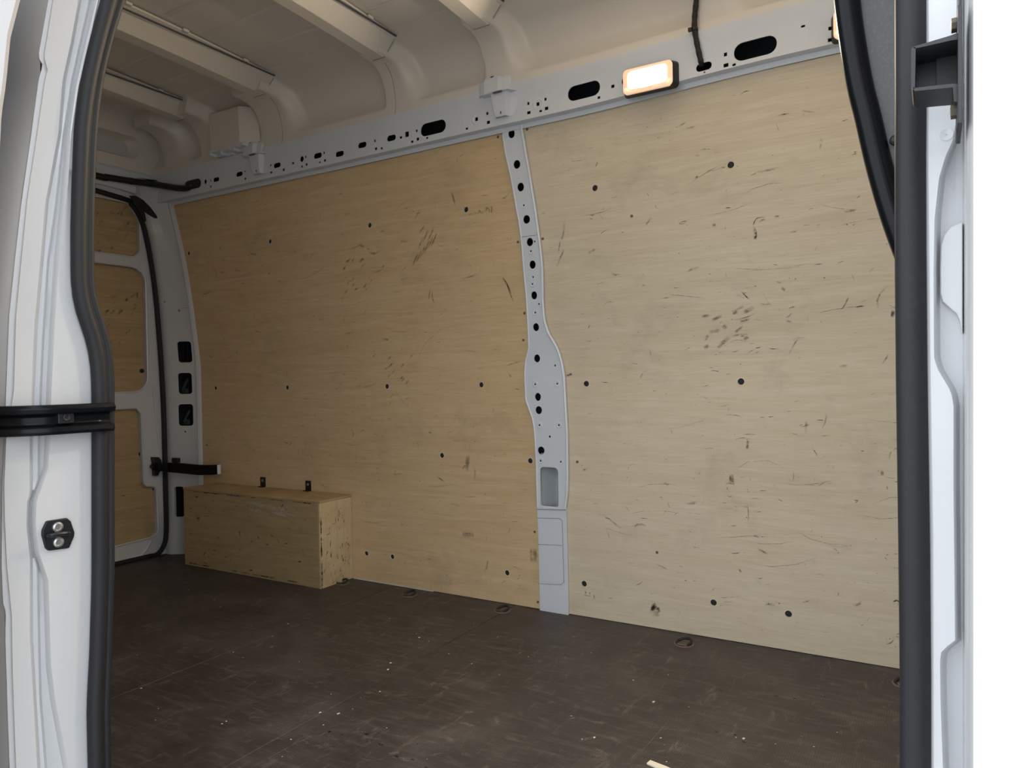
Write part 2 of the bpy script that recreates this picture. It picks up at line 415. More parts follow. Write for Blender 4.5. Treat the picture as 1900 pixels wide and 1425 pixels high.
# rolled edges
mesh('rolled_edge', tube([onwall(interp(PR, y)-2.0, y, 0.011) for y in [232+i*(944-232)/70 for i in range(71)]], 0.0052, 8), INNER, pil)
mesh('rolled_edge', tube([onwall(interp(PL, y)+0.8, y, 0.0105) for y in [250+i*(941-250)/70 for i in range(71)]], 0.003, 8), INNER, pil)
mesh('crease', tube([onwall(interp(PR, y)-7.0, y, 0.0095) for y in [236+i*(600-236)/40 for i in range(41)]], 0.0022, 6), INNER, pil)
sill = mesh('lower_plate', pil_piece('f', 940, 1139, 0.008, 0.006, 16), INNER, pil)
cs = []
for h in ((1022,993,4,4),(1021,1064,5.5,8.5),(1025,1077,3.4,4)):
    c, rx, rz = dims(*h, lambda a, b: onwall(a, b, 0.008)); cs.append(prism(ellipse(c.x, c.z, rx, rz, 12), 'y', c.y-0.02, c.y+0.03))
cut(sill, cs, 30)
p0 = onwall(999, 961, 0.008); p1 = onwall(1045, 1084, 0.008)
mesh('raised_pad', prism(rrect(p0.x, p1.x, p1.z, p0.z, 0.008, 4), 'y', 2.3912, 2.3925), INNER, pil, bevel=0.001)
sill2 = pil.children[-1]
cut_list = []
for h in ((1022,993,4,4),(1021,1064,5.5,8.5),(1025,1077,3.4,4)):
    c, rx, rz = dims(*h, lambda a, b: onwall(a, b, 0.008)); cut_list.append(prism(ellipse(c.x, c.z, rx, rz, 12), 'y', c.y-0.02, c.y+0.03))
cut(sill2, cut_list, 30)
for a_, b_ in (((997,961),(1038,962)),((1038,962),(1043,966)),((1043,966),(1046.5,1080)),((1046.5,1080),(1041,1085)),((1041,1085),(1000,1083)),((998,1010),(1043,1012))):
    mesh('pressed_line', tube([onwall(*a_, 0.0088), onwall(*b_, 0.0088)], 0.0013, 6), BACK, pil)
mesh('foot_plate', pil_piece('f', 1087, 1139, 0.0105, 0.002, 6), INNER, pil, bevel=0.0008)
mesh('joint_seam', tube([onwall(x, 440-(x-966)*0.14, 0.0105) for x in (966, 975, 985, 995, 1001)], 0.0011, 6), BACK, pil)
mesh('joint_seam', tube([onwall(x, 945+(x-997)*0.02, 0.0105) for x in (997, 1010, 1025, 1050)], 0.0014, 6), BACK, pil)

# ---- roof rail over the lining
rail = empty('roof_rail', (-1.5, 2.28, 1.79), 'long light grey slotted steel rail above the plywood panels', 'rail')
def rdz(x): return 0.020*sm(-1.15, -0.35, x) - 0.004*sm(-1.3, -2.2, x)
X0, X1 = -3.42, 0.39
prof = [(2.304,1.783),(2.300,1.783),(2.298,1.799),(2.262,1.797),(2.262,1.884),(2.249,1.914),(2.249,1.932),(2.252,1.932),(2.252,1.915),(2.2655,1.885),(2.2655,1.800),(2.304,1.802)]
nx = 60
rf = mesh('rail_face', loftsolid([[(X0+(X1-X0)*i/nx, y, z) for y, z in prof] for i in range(nx+1)]), INNER, rail, smooth=25)
RH = []                                        # (px, py, w, h, kind) measured on the rail face
SLOT = [(357,342,30,17),(401,333,11,8),(444,323,12,8.5),(514,306.6,13,9),(589.5,288.7,15,10),(630,285.5,15.5,10),(672,269,15.5,10.5),(726,256,16.5,11),(803.4,237.4,47,24),(1083,168.5,60,28),(1306,123.5,29,15),(1401,89.5,80,34),(1490,48.6,8,4.5),(1362,120,7,5),(1160.5,167.6,7,5)]
ELL = [(381,337,5,9),(560,295,7,11),(1158,151,9,13)]
SQ = [(454,318,2.5,3.5),(455,331.5,3.5,4),(502,306.5,3,4),(526,315,4,4.5),(503,320,4,3.5),(567,291,3,4),(568.5,305.3,4,4.5),(560,309,3.5,4),(601,283.6,3,4.5),(602.6,297.6,4,4.5),(593.4,301.3,3,3),(695.5,261.3,3,5),(697.4,275.8,4.5,5),(708,275.3,4,4),(755,249,7,10),(773,242.6,3.4,5),(775,258,5,5.5),(764.5,263,4.5,4.5),(792.4,255.8,4,4),(743.7,255,4.5,4.5),(866,238.7,4.5,4),(884,221,5.5,7),(904,210.5,4,5.5),(906,227,6,6),(980,192,4,5.5),(981,209,6.5,5.5),(998,193,5.5,7),(1012,184,4,5.5),(1014,201,6.5,6),(1003,206,5,4),(1111,181,5,5),(1137,160,6,6),(1307,134,3,3),(1346,101,6,7),(1347,121,9,7),(1540,52.7,6,7),(1540.5,74,9,7),(391,346,3,4),(391,335,2.5,3.5),(543.5,302.6,4,4)]
fr = lambda a, b: atY(a, b, 2.262)
cs = []
for h in SLOT:
    c, rx, rz = dims(*h, fr); dz = rdz(c.x); cs.append(prism(rrect(c.x-rx, c.x+rx, c.z-dz-rz, c.z-dz+rz, rz*0.96, 6), 'y', 2.25, 2.30))
for h in ELL:
    c, rx, rz = dims(*h, fr); dz = rdz(c.x); cs.append(prism(ellipse(c.x, c.z-dz, rx, rz, 16), 'y', 2.25, 2.30))
for h in SQ:
    c, rx, rz = dims(*h, fr); dz = rdz(c.x); cs.append(prism(rrect(c.x-rx, c.x+rx, c.z-dz-rz, c.z-dz+rz, 0.0006, 1), 'y', 2.25, 2.30))
cut(rf, cs, 25, warp=lambda v: (v.x, v.y, v.z+rdz(v.x)))
for h in ((884,221),(998,193)):
    c = fr(*h); mesh('dimple', grid([[(c.x+r*math.cos(2*math.pi*k/24), 2.262+d, c.z+r*math.sin(2*math.pi*k/24)) for k in range(24)] for r, d in ((0.022,0),(0.0195,-0.0016),(0.016,-0.0016),(0.013,0.0))], True), INNER, rail)
# overlapping joint plates
def rail_plate(pa, pb, name):
    xa, xb = fr(*pa).x, fr(*pb).x
    for x in (xa, xb): mesh(name, box(x-0.0012, x+0.0012, 2.2608, 2.2622, 1.799+rdz(x), 1.883+rdz(x)), INNER, rail)
rail_plate((858,228), (1022,180), 'joint_lip')
for px, py in ((858,205),(829,217),(1008,168),(950,250),(897,248)):
    pass
# ---- pressed-steel brackets that tie the posts down to the rail
def bracket(x, zt, label, s=1.0):
    b = empty('rail_bracket', (x, 2.262, 1.80), label, 'bracket', 'roof post brackets on the rail')
    yr = 2.262
    zz = rdz(x)
    # lower hat-shaped leg, tapering downwards, with flanges
    def hat(z, hw, d, fw):
        hw *= 1.3; fw *= 1.5
        return [(x-hw-fw, yr-0.001, z), (x-hw, yr-0.0015, z), (x-hw*0.82, yr-d, z), (x+hw*0.82, yr-d, z), (x+hw, yr-0.0015, z), (x+hw+fw, yr-0.001, z)]
    rows = [hat(1.822+zz, 0.020, 0.016, 0.012), hat(1.845+zz, 0.023, 0.024, 0.018), hat(1.893+zz, 0.028, 0.030, 0.022), hat(1.905+zz, 0.030, 0.032, 0.024)]
    mesh('lower_leg', grid(rows), INNER, b, smooth=30)
    # shelf
    mesh('shelf', prism([(x-0.066, yr-0.040), (x+0.046, yr-0.040), (x+0.084, yr+0.02), (x-0.084, yr+0.02)], 'z', 1.903+zz, 1.909+zz), INNER, b, bevel=0.002)
    # upper hat
    x2 = x-0.022
    def hat2(z, d): return [(x2-0.076, yr-0.008, z), (x2-0.060, yr-0.016-d, z), (x2-0.042, yr-0.018-d, z), (x2-0.034, yr-0.034-d, z), (x2+0.024, yr-0.034-d, z), (x2+0.032, yr-0.018-d, z), (x2+0.058, yr-0.014-d, z), (x2+0.074, yr+0.012, z)]
    mesh('upper_cap', grid([hat2(1.908+zz, 0.006), hat2(1.935+zz, 0.004), hat2(zt-0.004, 0.0), [(p[0], p[1]+0.012, p[2]+0.006) for p in hat2(zt-0.004, 0.0)]]), INNER, b, smooth=30)
    mesh('cap_top', prism([(x2-0.078, yr+0.03), (x2-0.076, yr-0.004), (x2-0.060, yr-0.012), (x2-0.042, yr-0.014), (x2-0.034, yr-0.030), (x2+0.024, yr-0.030), (x2+0.032, yr-0.014), (x2+0.058, yr-0.010), (x2+0.076, yr+0.03)], 'z', zt-0.004, zt+0.001), INNER, b)
    mesh('slot', prism(ellipse(x+0.002, yr-0.040, 0.020, 0.004, 14), 'z', 1.8985+zz, 1.9035+zz), CAV, b)
    mesh('slot', prism(ellipse(x+0.003, 1.836+zz, 0.0025, 0.008, 10), 'y', yr-0.0215, yr-0.0185), CAV, b)
    mesh('bolt', lathe((x2-0.006, yr-0.022, zt-0.002), (0, 0, 1), [(0.009, 0), (0.009, 0.006), (0.005, 0.009), (0.0005, 0.009)], 6), DSTEEL, b)
    return b
xd = fr(933, 200).x; xb = fr(481, 305).x
bracket(xd, 1.962, 'light grey steel bracket on the rail above the perforated pillar')
bracket(xb, 1.955, 'shiny steel bracket on the rail left of centre, beside the grey clips')

# ---- ceiling: moulded roof side with recessed bays, crowned sheet, bows
POST = [(-3.30,-3.20),(-3.02,-2.93),(-2.60,-2.44),(-1.875,-1.79),(-1.405,-1.32),(-0.625,-0.55),(0.12,0.2)]
def wbay(x, t=0.5):
    """1 in a recessed bay, 0 on a post; t runs up the side: the flare is widest half way up"""
    w = 1.0; fl_ = 0.03+0.075*math.sin(math.pi*min(1, 0.12+t))
    for a, b in POST:
        if a <= x <= b: return 0.0
        w = min(w, (1-sm(a-0.022, a-0.002, x)) if x < a else sm(b, b+fl_, x))
    return w
PP = [(2.252,1.925),(2.254,1.945),(2.254,1.966),(2.246,2.005),(2.232,2.046),(2.208,2.083),(2.175,2.102),(2.135,2.108),(2.10,2.108)]
PRf = [(2.252,1.925),(2.254,1.945),(2.256,1.962),(2.272,1.982),(2.288,2.02),(2.283,2.060),(2.245,2.130),(2.17,2.164),(2.10,2.176)]
def polyr(pts, n):
    P = [Vector((a, b, 0)) for a, b in pts]; out = []
    for i in range(len(P)-1):
        p0 = P[max(0, i-1)]; p1 = P[i]; p2 = P[i+1]; p3 = P[min(len(P)-1, i+2)]
        for k in range(n):
            t = k/n
            out.append(0.5*((2*p1)+(p2-p0)*t+(2*p0-5*p1+4*p2-p3)*t*t+(3*p1-p0-3*p2+p3)*t**3))
    out.append(P[-1]); return out
A, B = polyr(PP, 5), polyr(PRf, 5)
xs = [-3.44+0.0075*i for i in range(int((0.40+3.44)/0.0075)+1)]
ceil = empty('ceiling', (-1.5, 1.5, 2.176), kind='structure', label='off-white painted van roof seen from inside')
rows = []
for x in xs:
    zz = rdz(x); r = []
    for k, (a, b) in enumerate(zip(A, B)):
        wv = wbay(x, k/(len(A)-1))
        r.append((x, a.x*(1-wv)+b.x*wv, a.y*(1-wv)+b.y*wv + zz*max(0, 1-(a.y-1.925)/0.12)))
    r.append((x, 2.099, 2.178)); rows.append(r)
mesh('roof_side', grid(rows), ROOF, ceil, smooth=60)
for xs_ in (-2.475, -1.838):                  # welded seams running down two of the posts
    mesh('post_seam', tube([(xs_+0.012*k/8, p.x-0.0004, p.y) for k, p in enumerate(polyr(PP[:7], 2)[:13])], 0.0011, 6), BACK, ceil)
rows = []
for i in range(29):
    y = 2.10 - i*(2.10-0.72)/28; u = (2.10-y)/1.38
    rows.append([(x, y, 2.177+0.022*math.sin(math.pi*min(1, u))-0.30*max(0, u-0.9)) for x in (-3.46, -2.4, -1.4, 0.41)])
mesh('roof_sheet', grid(rows), ROOF, ceil, smooth=60)
mesh('roof_skin', box(-3.62, 0.47, 0.66, 2.53, 2.26, 2.29), BODY, ceil)
for yb in (1.25, 1.47, 1.63, 1.79, 1.965):
    for a, b in ((-2.93,-2.56),(-2.37,-1.89),(-1.71,-1.42),(-1.25,-0.66)):
        z = 2.177+0.022*math.sin(math.pi*(2.10-yb)/1.38)
        mesh('roof_bead', tube([(a, yb, z+0.003), (a+0.02, yb, z), (b-0.02, yb, z), (b, yb, z+0.003)], 0.007, 8, sq=(1.3, 0.8)), ROOF, ceil)
# roof bows: four hollow cross members
BOWS = [(-3.05,-2.99,-2.955,'narrow roof bow nearest the rear doors'),(-2.525,-2.46,-2.40,'second roof bow from the rear, over the grey clips'),(-1.855,-1.795,-1.745,'broad roof bow in the middle of the ceiling, left of the pillar'),(-1.39,-1.325,-1.275,'roof bow above the perforated pillar bracket')]
for a, b, c, lab in BOWS:
    e = empty('roof_bow', ((a+b)/2, 2.14, 2.10), lab, 'roof bow', 'cross bows under the roof')
    secs = []
    for i in range(15):
        y = 2.145-i*(2.145-0.78)/14; u = (2.10-y)/1.38; dz = 0.02*math.sin(math.pi*max(0, min(1, u)))
        secs.append([(a-0.03, y, 2.172+dz), (a-0.002, y, 2.109+dz), (a+0.004, y, 2.105+dz), (b-0.004, y, 2.105+dz), (b+0.002, y, 2.109+dz), (c-0.004, y, 2.160+dz), (c+0.012, y, 2.165+dz), (c+0.012, y, 2.172+dz)])
    mesh('bow_section', loftsolid(secs), ROOF, e, smooth=30)
    mesh('end_seam', tube([(a-0.004, 2.1465, 2.112), (a+0.003, 2.1465, 2.1045), (b-0.003, 2.1465, 2.1045), (b+0.003, 2.1465, 2.109), (c, 2.1465, 2.160)], 0.0016, 6), BACK, e)
    for y in (1.99, 1.72, 1.5):
        dz = 0.02*math.sin(math.pi*(2.10-y)/1.38)
        mesh('tab', box(c+0.006, c+0.024, y-0.012, y+0.012, 2.163+dz, 2.173+dz), ROOF, e, bevel=0.002)
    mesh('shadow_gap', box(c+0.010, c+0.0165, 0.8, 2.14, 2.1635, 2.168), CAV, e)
# flush service cover beside the second bow, with its clips
cv = empty('service_cover', atY(420, 280, 2.205), 'off-white box cover beside the second bow, above the slotted rail', 'cover')
q = [atY(389,216,2.205), atY(445,195,2.205), atY(447,275,2.205), atY(397,279,2.205)]
xa, xb_ = q[0].x, q[1].x
z0, z1 = 1.945, 2.118
rows = []
for x0_, x1_, y in ((xa-0.006, xb_+0.06, 2.27), (xa, xb_+0.002, 2.207), (xa+0.004, xb_-0.003, 2.203)):
    rows.append([(x0_, y, z0), (x1_, y, z0), (x1_, y-0.018 if y > 2.25 else y-0.006, z1), (x0_, y-0.018 if y > 2.25 else y-0.006, z1)])
V, Fc = grid(rows, True); Fc.append((8, 9, 10, 11))
mesh('cover_shell', (V, Fc), ROOF, cv, bevel=0.004)
for px, py, ww in ((402,283,0.028),(421,280,0.03),(446,272,0.034)):
    c = atY(px, py, 2.215)
    cl = mesh('clip', join(box(c.x-ww, c.x+ww, 2.20, 2.262, c.z-0.002, c.z+0.012), box(c.x-ww, c.x-ww+0.004, 2.20, 2.25, c.z-0.014, c.z), box(c.x-ww, c.x+ww*0.4, 2.235, 2.258, c.z-0.014, c.z)), INNER, cv, bevel=0.0015)

# ---- rear end: header beam, upper corner, D-pillar, two rear doors
SEALP = [(212,1052),(262,1051),(282,1046),(296,1035),(308,1014),(313,985),(311.5,900),(308,760),(301,640),(291,530),(276,440),(264,402),(248,378),(228,366),(175,352)]
SEALW = [atX(px, py, -3.415) for px, py in SEALP]
def rear_poly(inset=0.0, y0=1.50):
    P = [(p.y-inset*0.9, max(p.z, -0.005)+(-inset if p.z > 1 else (inset if p.z < 0.1 else 0))) for p in SEALW]
    ztop = P[-1][1]
    return [(y0, P[0][1])] + P[1:-1] + [(y0, ztop+0.035)]
wl = mesh('wall_left', box(-3.56, -3.445, 0.68, 2.5, -0.3, 2.32), BODY, kind='structure', label='white rear end frame around the back doors')
cut(wl, [prism(rear_poly(0.0), 'x', -3.7, -3.3), prism([(3.0-y, z) for y, z in rear_poly(0.0)], 'x', -3.7, -3.3)])
mesh('rear_light_stop', box(-3.60, -3.565, 0.66, 2.53, -0.3, 2.32), BODY, wl)  # unseen backing added to stop light leaking round the rear doors
# rear door leaf (and its twin, mostly hidden behind the near door post)
def rear_door(name, mirror, label):
    d = empty(name, (-3.45, 2.25 if not mirror else 0.75, 0), label, kind='structure')
    f = (lambda y: 3.0-y) if mirror else (lambda y: y)
    leaf = mesh('door_frame', prism([(f(y), z) for y, z in rear_poly(0.004, 1.503)], 'x', -3.50, -3.445), BODY, d)
    ins = []
    def R(pxs, r, n=5):
        P = [atX(px, py, -3.447) for px, py in pxs]; return P
    tops = []
    # upper, middle and lower openings, rounded corners; lower one steps in below the check-strap bracket
    t0 = R([(258,372),(258,478)], 0); 
    up = rrect(1.56, atX(259,420,-3.447).y, atX(258,479,-3.447).z, atX(235,377,-3.447).z+0.004, 0.055, 6)
    mid = rrect(1.56, atX(271.5,600,-3.447).y, atX(265,727,-3.447).z, atX(262,497,-3.447).z, 0.075, 6)
    lz1 = atX(250,757,-3.447).z; lz0 = atX(250,1012,-3.447).z; ls = atX(285,902,-3.447).z
    ya = atX(264,800,-3.447).y; yb = atX(292.5,960,-3.447).y
    low = [(1.56, lz0-0.0), (yb-0.03, lz0+0.022), (yb-0.008, lz0+0.035), (yb, lz0+0.06), (yb-0.006, ls-0.015), (yb-0.015, ls), (ya+0.012, ls+0.008), (ya, ls+0.025), (ya-0.006, lz1-0.03), (ya-0.03, lz1), (1.56, lz1)]
    for P in (up, mid, low):
        cut(leaf, [prism([(f(y), z) for y, z in P], 'x', -3.6, -3.4)], 30)
        # thin raised lip round each opening, and the plywood infill behind it
        mesh('opening_lip', tube([(-3.4445, f(y), z) for y, z in P], 0.0045, 6, closed=True), BODY, d)
        cy = sum(p[0] for p in P)/len(P); cz = sum(p[1] for p in P)/len(P)
        inf = mesh('plywood_infill', prism([(f(cy+(y-cy)*1.02), cz+(z-cz)*1.02) for y, z in P], 'x', -3.478, -3.470), PLYD, d, smooth=0)
    if not mirror:
        for px, py in ((256.5,762),(261,842),(286.5,907),(289.5,989),(263,688)):
            c = atX(px, py, -3.470)
            mesh('fixing_plug', lathe(c, (1, 0, 0), [(0.012, -0.001), (0.011, 0.003), (0.006, 0.0045), (0.0005, 0.0048)], 14), BLK, inf)
        # pressed swage ending above the strap bracket, kick panel
        mesh('swage', tube([atX(px, py, -3.445) for px, py in ((284,715),(286,740),(290,780),(294,815),(298,838))], 0.006, 8), BODY, d)
        mesh('kick_swage', tube([atX(px, py, -3.446) for px, py in ((280,1003),(272,1018),(262,1030),(248,1036))], 0.009, 8), BODY, d)
        mesh('latch_bump', prism(rrect(*sorted((atX(264,500,-3.45).y-0.012, atX(272,500,-3.45).y)), *sorted((atX(268,505,-3.45).z, atX(268,486,-3.45).z)), 0.008, 4), 'x', -3.446, -3.442), BODY, d, bevel=0.002)
    return d
door = rear_door('door_1', False, 'white rear door with three plywood infill boards')
rear_door('door_2', True, 'second white rear door behind the near door post')
# rubber seal round the rear door opening
sp = [Vector((-3.435, p.y, max(p.z, 0.008))) for p in SEALW]; sp[0].y = 1.6; sp[-1] = Vector((-3.435, 1.55, SEALW[-1].z+0.035)); 
mesh('rear_door_seal', tube(smooth_path(sp, 5), 0.0122, 10), RUB, label='black rubber seal curving round the rear door opening', category='seal')
# black corner flap at the upper hinge corner
fp = [(241,363),(252,363),(266,371),(279,384),(291,400),(292.5,405),(287,405),(276,398),(268,391),(272,410),(268,412),(258,385)]
fpw = [atX(px, py, -3.388) for px, py in fp]
mesh('corner_flap', prism([(p.y, p.z) for p in fpw], 'x', -3.396, -3.388), RUB, label='black rubber flap at the top corner of the rear door opening', category='flap', smooth=0, bevel=0.001)
# D-pillar: rounded corner post with three square access holes
dp = empty('corner_post', (-3.33, 2.35, 0), 'white rounded rear corner post with three square access holes', 'post')
zs = [0.0, 0.2, 0.38, 0.6, 0.8, 1.0, 1.2, 1.35, 1.5, 1.62, 1.72, 1.80, 1.86, 1.90]
sy = sorted([(p.y, p.z) for p in SEALW[4:13]], key=lambda a: a[1])
rows = []
for z in zs:
    ye = Yw(z); xe = interp(XE, z)
    ys = interp(sy, z) + 0.012
    sec = [(xe+0.004, ye+0.006), (xe, ye-0.012), (xe-0.008, ye-0.018), (xe-0.018, ye-0.018), (xe-0.070, ye-0.020-(ye-ys-0.02)*0.35), (-3.392, ys+0.012), (-3.412, ys+0.003), (-3.4435, ys+0.004)]
    rows.append([(x, y, z) for x, y in sec] + [(x+0.0, y+0.004, z) for x, y in sec[::-1]])
po = mesh('post_face', loftsolid(rows), BODY, dp, smooth=28)
cs = []
def postpt(px, py):
    for Y in [2.40-0.002*i for i in range(60)]:
        p = atY(px, py, Y)
        if p.x > -3.40: 
            # face of the post near this x
            ye = Yw(p.z); ys = interp(sy, p.z)+0.012; xe = interp(XE, p.z)
            t = (xe-0.018-p.x)/(3.392+xe-0.018) if p.x < xe-0.018 else 0
            if Y <= (ye-0.018)*(1-t)+(ys+0.012)*t: return p
    return atY(px, py, 2.35)
for px, py, ww, hh in ((342,653,27,39),(342.5,711.5,27,39),(344,770,27,40)):
    a = postpt(px-ww/2, py); b = postpt(px+ww/2, py); t = postpt(px, py-hh/2); u = postpt(px, py+hh/2)
    cs.append(prism(rrect(a.x, b.x, u.z, t.z, 0.014, 4), 'y', 2.28, 2.45))
a = postpt(322, 930); b = postpt(341, 930); t = postpt(330, 903); u = postpt(330, 959)
cs.append(prism(rrect(a.x, b.x, u.z, t.z, 0.014, 4), 'y', 2.28, 2.45))
for px, py in ((330,576),(294.5,517),(302,560),(342,801)):
    p = postpt(px, py); cs.append(prism(ellipse(p.x, p.z, 0.005, 0.005, 10), 'y', 2.25, 2.45))
cut(po, cs, 28)
mesh('post_seam', tube([Vector((x, y-0.001, z)) for x, y, z in ((-3.275,2.352,1.262),(-3.30,2.350,1.262),(-3.385,2.315,1.262))], 0.0013, 6), BACK, dp)
mesh('cavity_shade_sheet', join(box(-3.440, -3.27, 2.455, 2.46, 0.1, 1.2), box(-3.4425, -3.4405, 2.37, 2.455, 0.1, 1.2)), VOID, dp)  # black sheets added so the access holes look deep in shade
# bits of latch linkage seen through the holes
for k, (px, py) in enumerate(((343,714),(346,772),(336,935))):
    p = atY(px, py, 2.41)
    mesh('linkage', join(tube([p+Vector((-0.02,0,-0.03)), p+Vector((0.0,0.0,0.0)), p+Vector((0.012,0.01,0.032))], 0.006, 8), box(p.x-0.025, p.x+0.002, p.y, p.y+0.02, p.z-0.045, p.z-0.02)), CAV, dp)
# header beam over the rear doors
hb = empty('rear_header', (-3.44, 1.5, 1.86), 'light grey steel header beam above the rear doors', 'beam')
h0 = atX(175, 352, -3.43).z
def hy(y): return 0.0 if y < 2.0 else -0.10*((y-2.0)/0.3)**2*0.3
mesh('beam_face', loftsolid([[(-3.50, y, 1.835+hy(y)), (-3.425, y, 1.835+hy(y)), (-3.418, y, 1.845+hy(y)), (-3.418, y, 1.925), (-3.428, y, 1.940), (-3.50, y, 1.940)] for y in [0.72+i*(2.29-0.72)/24 for i in range(25)]]), INNER, hb, smooth=30)
# moulded rear roof corner above the header with its rounded recess
rc = mesh('rear_roof_panel', loftsolid([[(-3.425, y, 1.938), (-3.41, y, 2.00), (-3.40, y, 2.06), (-3.375, y, 2.12), (-3.33, y, 2.165), (-3.25, y, 2.19), (-3.5, y, 2.20), (-3.5, y, 1.938)] for y in (0.72, 2.30)]), ROOF, ceil, smooth=50)
a = atX(190, 235, -3.40); b = atX(322, 238, -3.40); u = atX(285, 302, -3.40)
cut(rc, [loftsolid([[(x, y, z) for y, z in rrect(0.95-e, 2.19+e, 1.985-e*0.5, 2.09+e*0.3, 0.06, 6)] for x, e in ((-3.455, -0.05), (-3.41, -0.006), (-3.36, 0.012))])], 40)

# ---- wheel-arch box
wb = empty('wheel_arch_box', (-2.7, 2.30, 0), 'low plywood box over the wheel arch in the far left corner', 'box')
xl, xr_, yf = -3.150, -2.243, 2.208
zt = 0.372
mesh('front_board', box(xl, xr_-0.0095, yf, yf+0.009, 0.0005, zt-0.0095), PLYD, wb, bevel=0.0012, bseg=1)
mesh('end_board', box(xr_-0.009, xr_, yf-0.001, 2.3985, 0.0005, zt-0.0095), PLYV, wb, bevel=0.0012, bseg=1)
mesh('top_board', box(xl-0.003, xr_+0.001, yf-0.001, 2.3985, zt-0.009, zt), PLYD, wb, bevel=0.0012, bseg=1)
mesh('rear_board', box(xl, xl+0.009, yf+0.0095, 2.3985, 0.0005, zt-0.0095), PLYD, wb, bevel=0.0012, bseg=1)
# two small black angle brackets on the wall just above the box
for px, py, lab in ((489,896.5,'small black bracket above the wheel box, the left one of two'),(573,903.5,'small black bracket above the wheel box, the right one of two')):
    c = onwall(px, py); 
    k = empty('angle_bracket', (c.x, 2.399, zt), lab, 'bracket', 'black angle brackets above the wheel box')
    mesh('plate', join(box(c.x-0.017, c.x+0.017, 2.3945, 2.3992, zt+0.0005, zt+0.047), box(c.x-0.017, c.x+0.017, 2.377, 2.3992, zt+0.0003, zt+0.0035)), BLK, k, bevel=0.001, bseg=1)
    mesh('screw', lathe((c.x, 2.3945, zt+0.030), (0, -1, 0), [(0.0065, -0.001), (0.006, 0.002), (0.003, 0.003), (0.0004, 0.0028)], 12), STEEL, k)

# ---- rear door check strap
ck = empty('door_check_strap', atX(290, 865, -3.43), 'black folding check strap between rear door and corner post', 'door strap')
P = [atX(283,866,-3.428), atX(295,866,-3.39)] + [atY(px, py, Y) for px, py, Y in ((312,867,2.285),(340,869,2.305),(370,872,2.325),(390,872,2.338),(406,871,2.350))]
hgt = [0.018,0.020,0.024,0.026,0.026,0.025,0.024]
rows = []
for i, p in enumerate(P):
    t = (P[min(i+1, len(P)-1)]-P[max(i-1, 0)]); s = Vector((-t.y, t.x, 0)).normalized()*0.007
    h = Vector((0, 0, hgt[i])); rows.append([p-s-h, p+s-h, p+s+h, p-s+h])
mesh('strap_arm', loftsolid(rows), GLOSS, ck, bevel=0.003)
e = P[-1]; t = (P[-1]-P[-2]).normalized()
mesh('strap_end', join(box(e.x, e.x+0.003, e.y-0.010, e.y+0.010, e.z-0.023, e.z+0.023)), INNER, ck, bevel=0.002)
c = atX(291, 865, -3.435)
mesh('hinge_bracket', prism([(c.y-0.030, c.z+0.050), (c.y+0.004, c.z+0.046), (c.y+0.016, c.z+0.03), (c.y+0.02, c.z-0.02), (c.y+0.006, c.z-0.03), (c.y-0.004, c.z-0.048), (c.y-0.022, c.z-0.046), (c.y-0.024, c.z-0.012), (c.y-0.036, c.z-0.004), (c.y-0.034, c.z+0.008), (c.y-0.024, c.z+0.016)], 'x', -3.444, -3.418), BLK, ck, bevel=0.003)
p = atY(328, 856, 2.305); mesh('guide_block', box(p.x-0.026, p.x+0.02, p.y-0.012, p.y+0.008, p.z-0.006, p.z+0.018), BLK, ck, bevel=0.003)

# ---- black corrugated cable conduit along the header into the rail slot
cp = [(170,325,-3.40),(176,325,-3.40),(200,329,-3.398),(225,333,-3.396),(250,337,-3.39),(280,341,-3.375)]
cw = [atX(*p) for p in cp] + [atY(px, py, Y) for px, py, Y in ((310,346,2.245),(330,349,2.250),(345,349,2.252),(353,345,2.256),(361,341,2.275),(368,340,2.30))]
cw = [Vector((-3.40, 1.5, cw[0].z+0.02))] + cw[1:]
cc = smooth_path(cw, 8)
con = empty('cable_conduit', cc[len(cc)//2], 'thick black cable conduit running along the rear header into the rail slot', 'cable')
mesh('sheath', tube(cc, 0.0155, 12), BLK, con)
p = cw[7]; mesh('slot_grommet', prism(rrect(atY(345,342,2.256).x, atY(371,339,2.256).x, atY(357,350,2.256).z, atY(357,334,2.256).z, 0.018, 5), 'y', 2.2535, 2.2615), BLK, con, bevel=0.001)
for i in (14, 30): mesh('cable_tie', tube([cc[i]-(cc[i+1]-cc[i]).normalized()*0.003, cc[i]+(cc[i+1]-cc[i]).normalized()*0.003], 0.0175, 12), BLK, con)
# ---- black cable dropping from the roof to the rail
cp = [atY(1294,-40,2.20), atY(1292,0,2.225), atY(1289,30,2.236), atY(1289,55,2.24), atY(1294,85,2.248), atY(1300,112,2.254), atY(1302,121,2.268), atY(1304,124,2.30)]
cc2 = smooth_path(cp, 6)
cb = empty('hanging_cable', cp[4], 'thin black cable dropping from the roof into a rail slot beside the lamp', 'cable')
mesh('sheath', tube(cc2, [0.0085 + 0.0006*math.sin(i*1.7) for i in range(len(cc2))], 10), BLK, cb)
p = cp[3]; mesh('cable_tie', join(tube([p+Vector((0,0,0.004)), p-Vector((0,0,0.004))], 0.0105, 10), box(p.x-0.018, p.x-0.006, p.y-0.012, p.y-0.002, p.z-0.005, p.z+0.005)), BLK, cb)

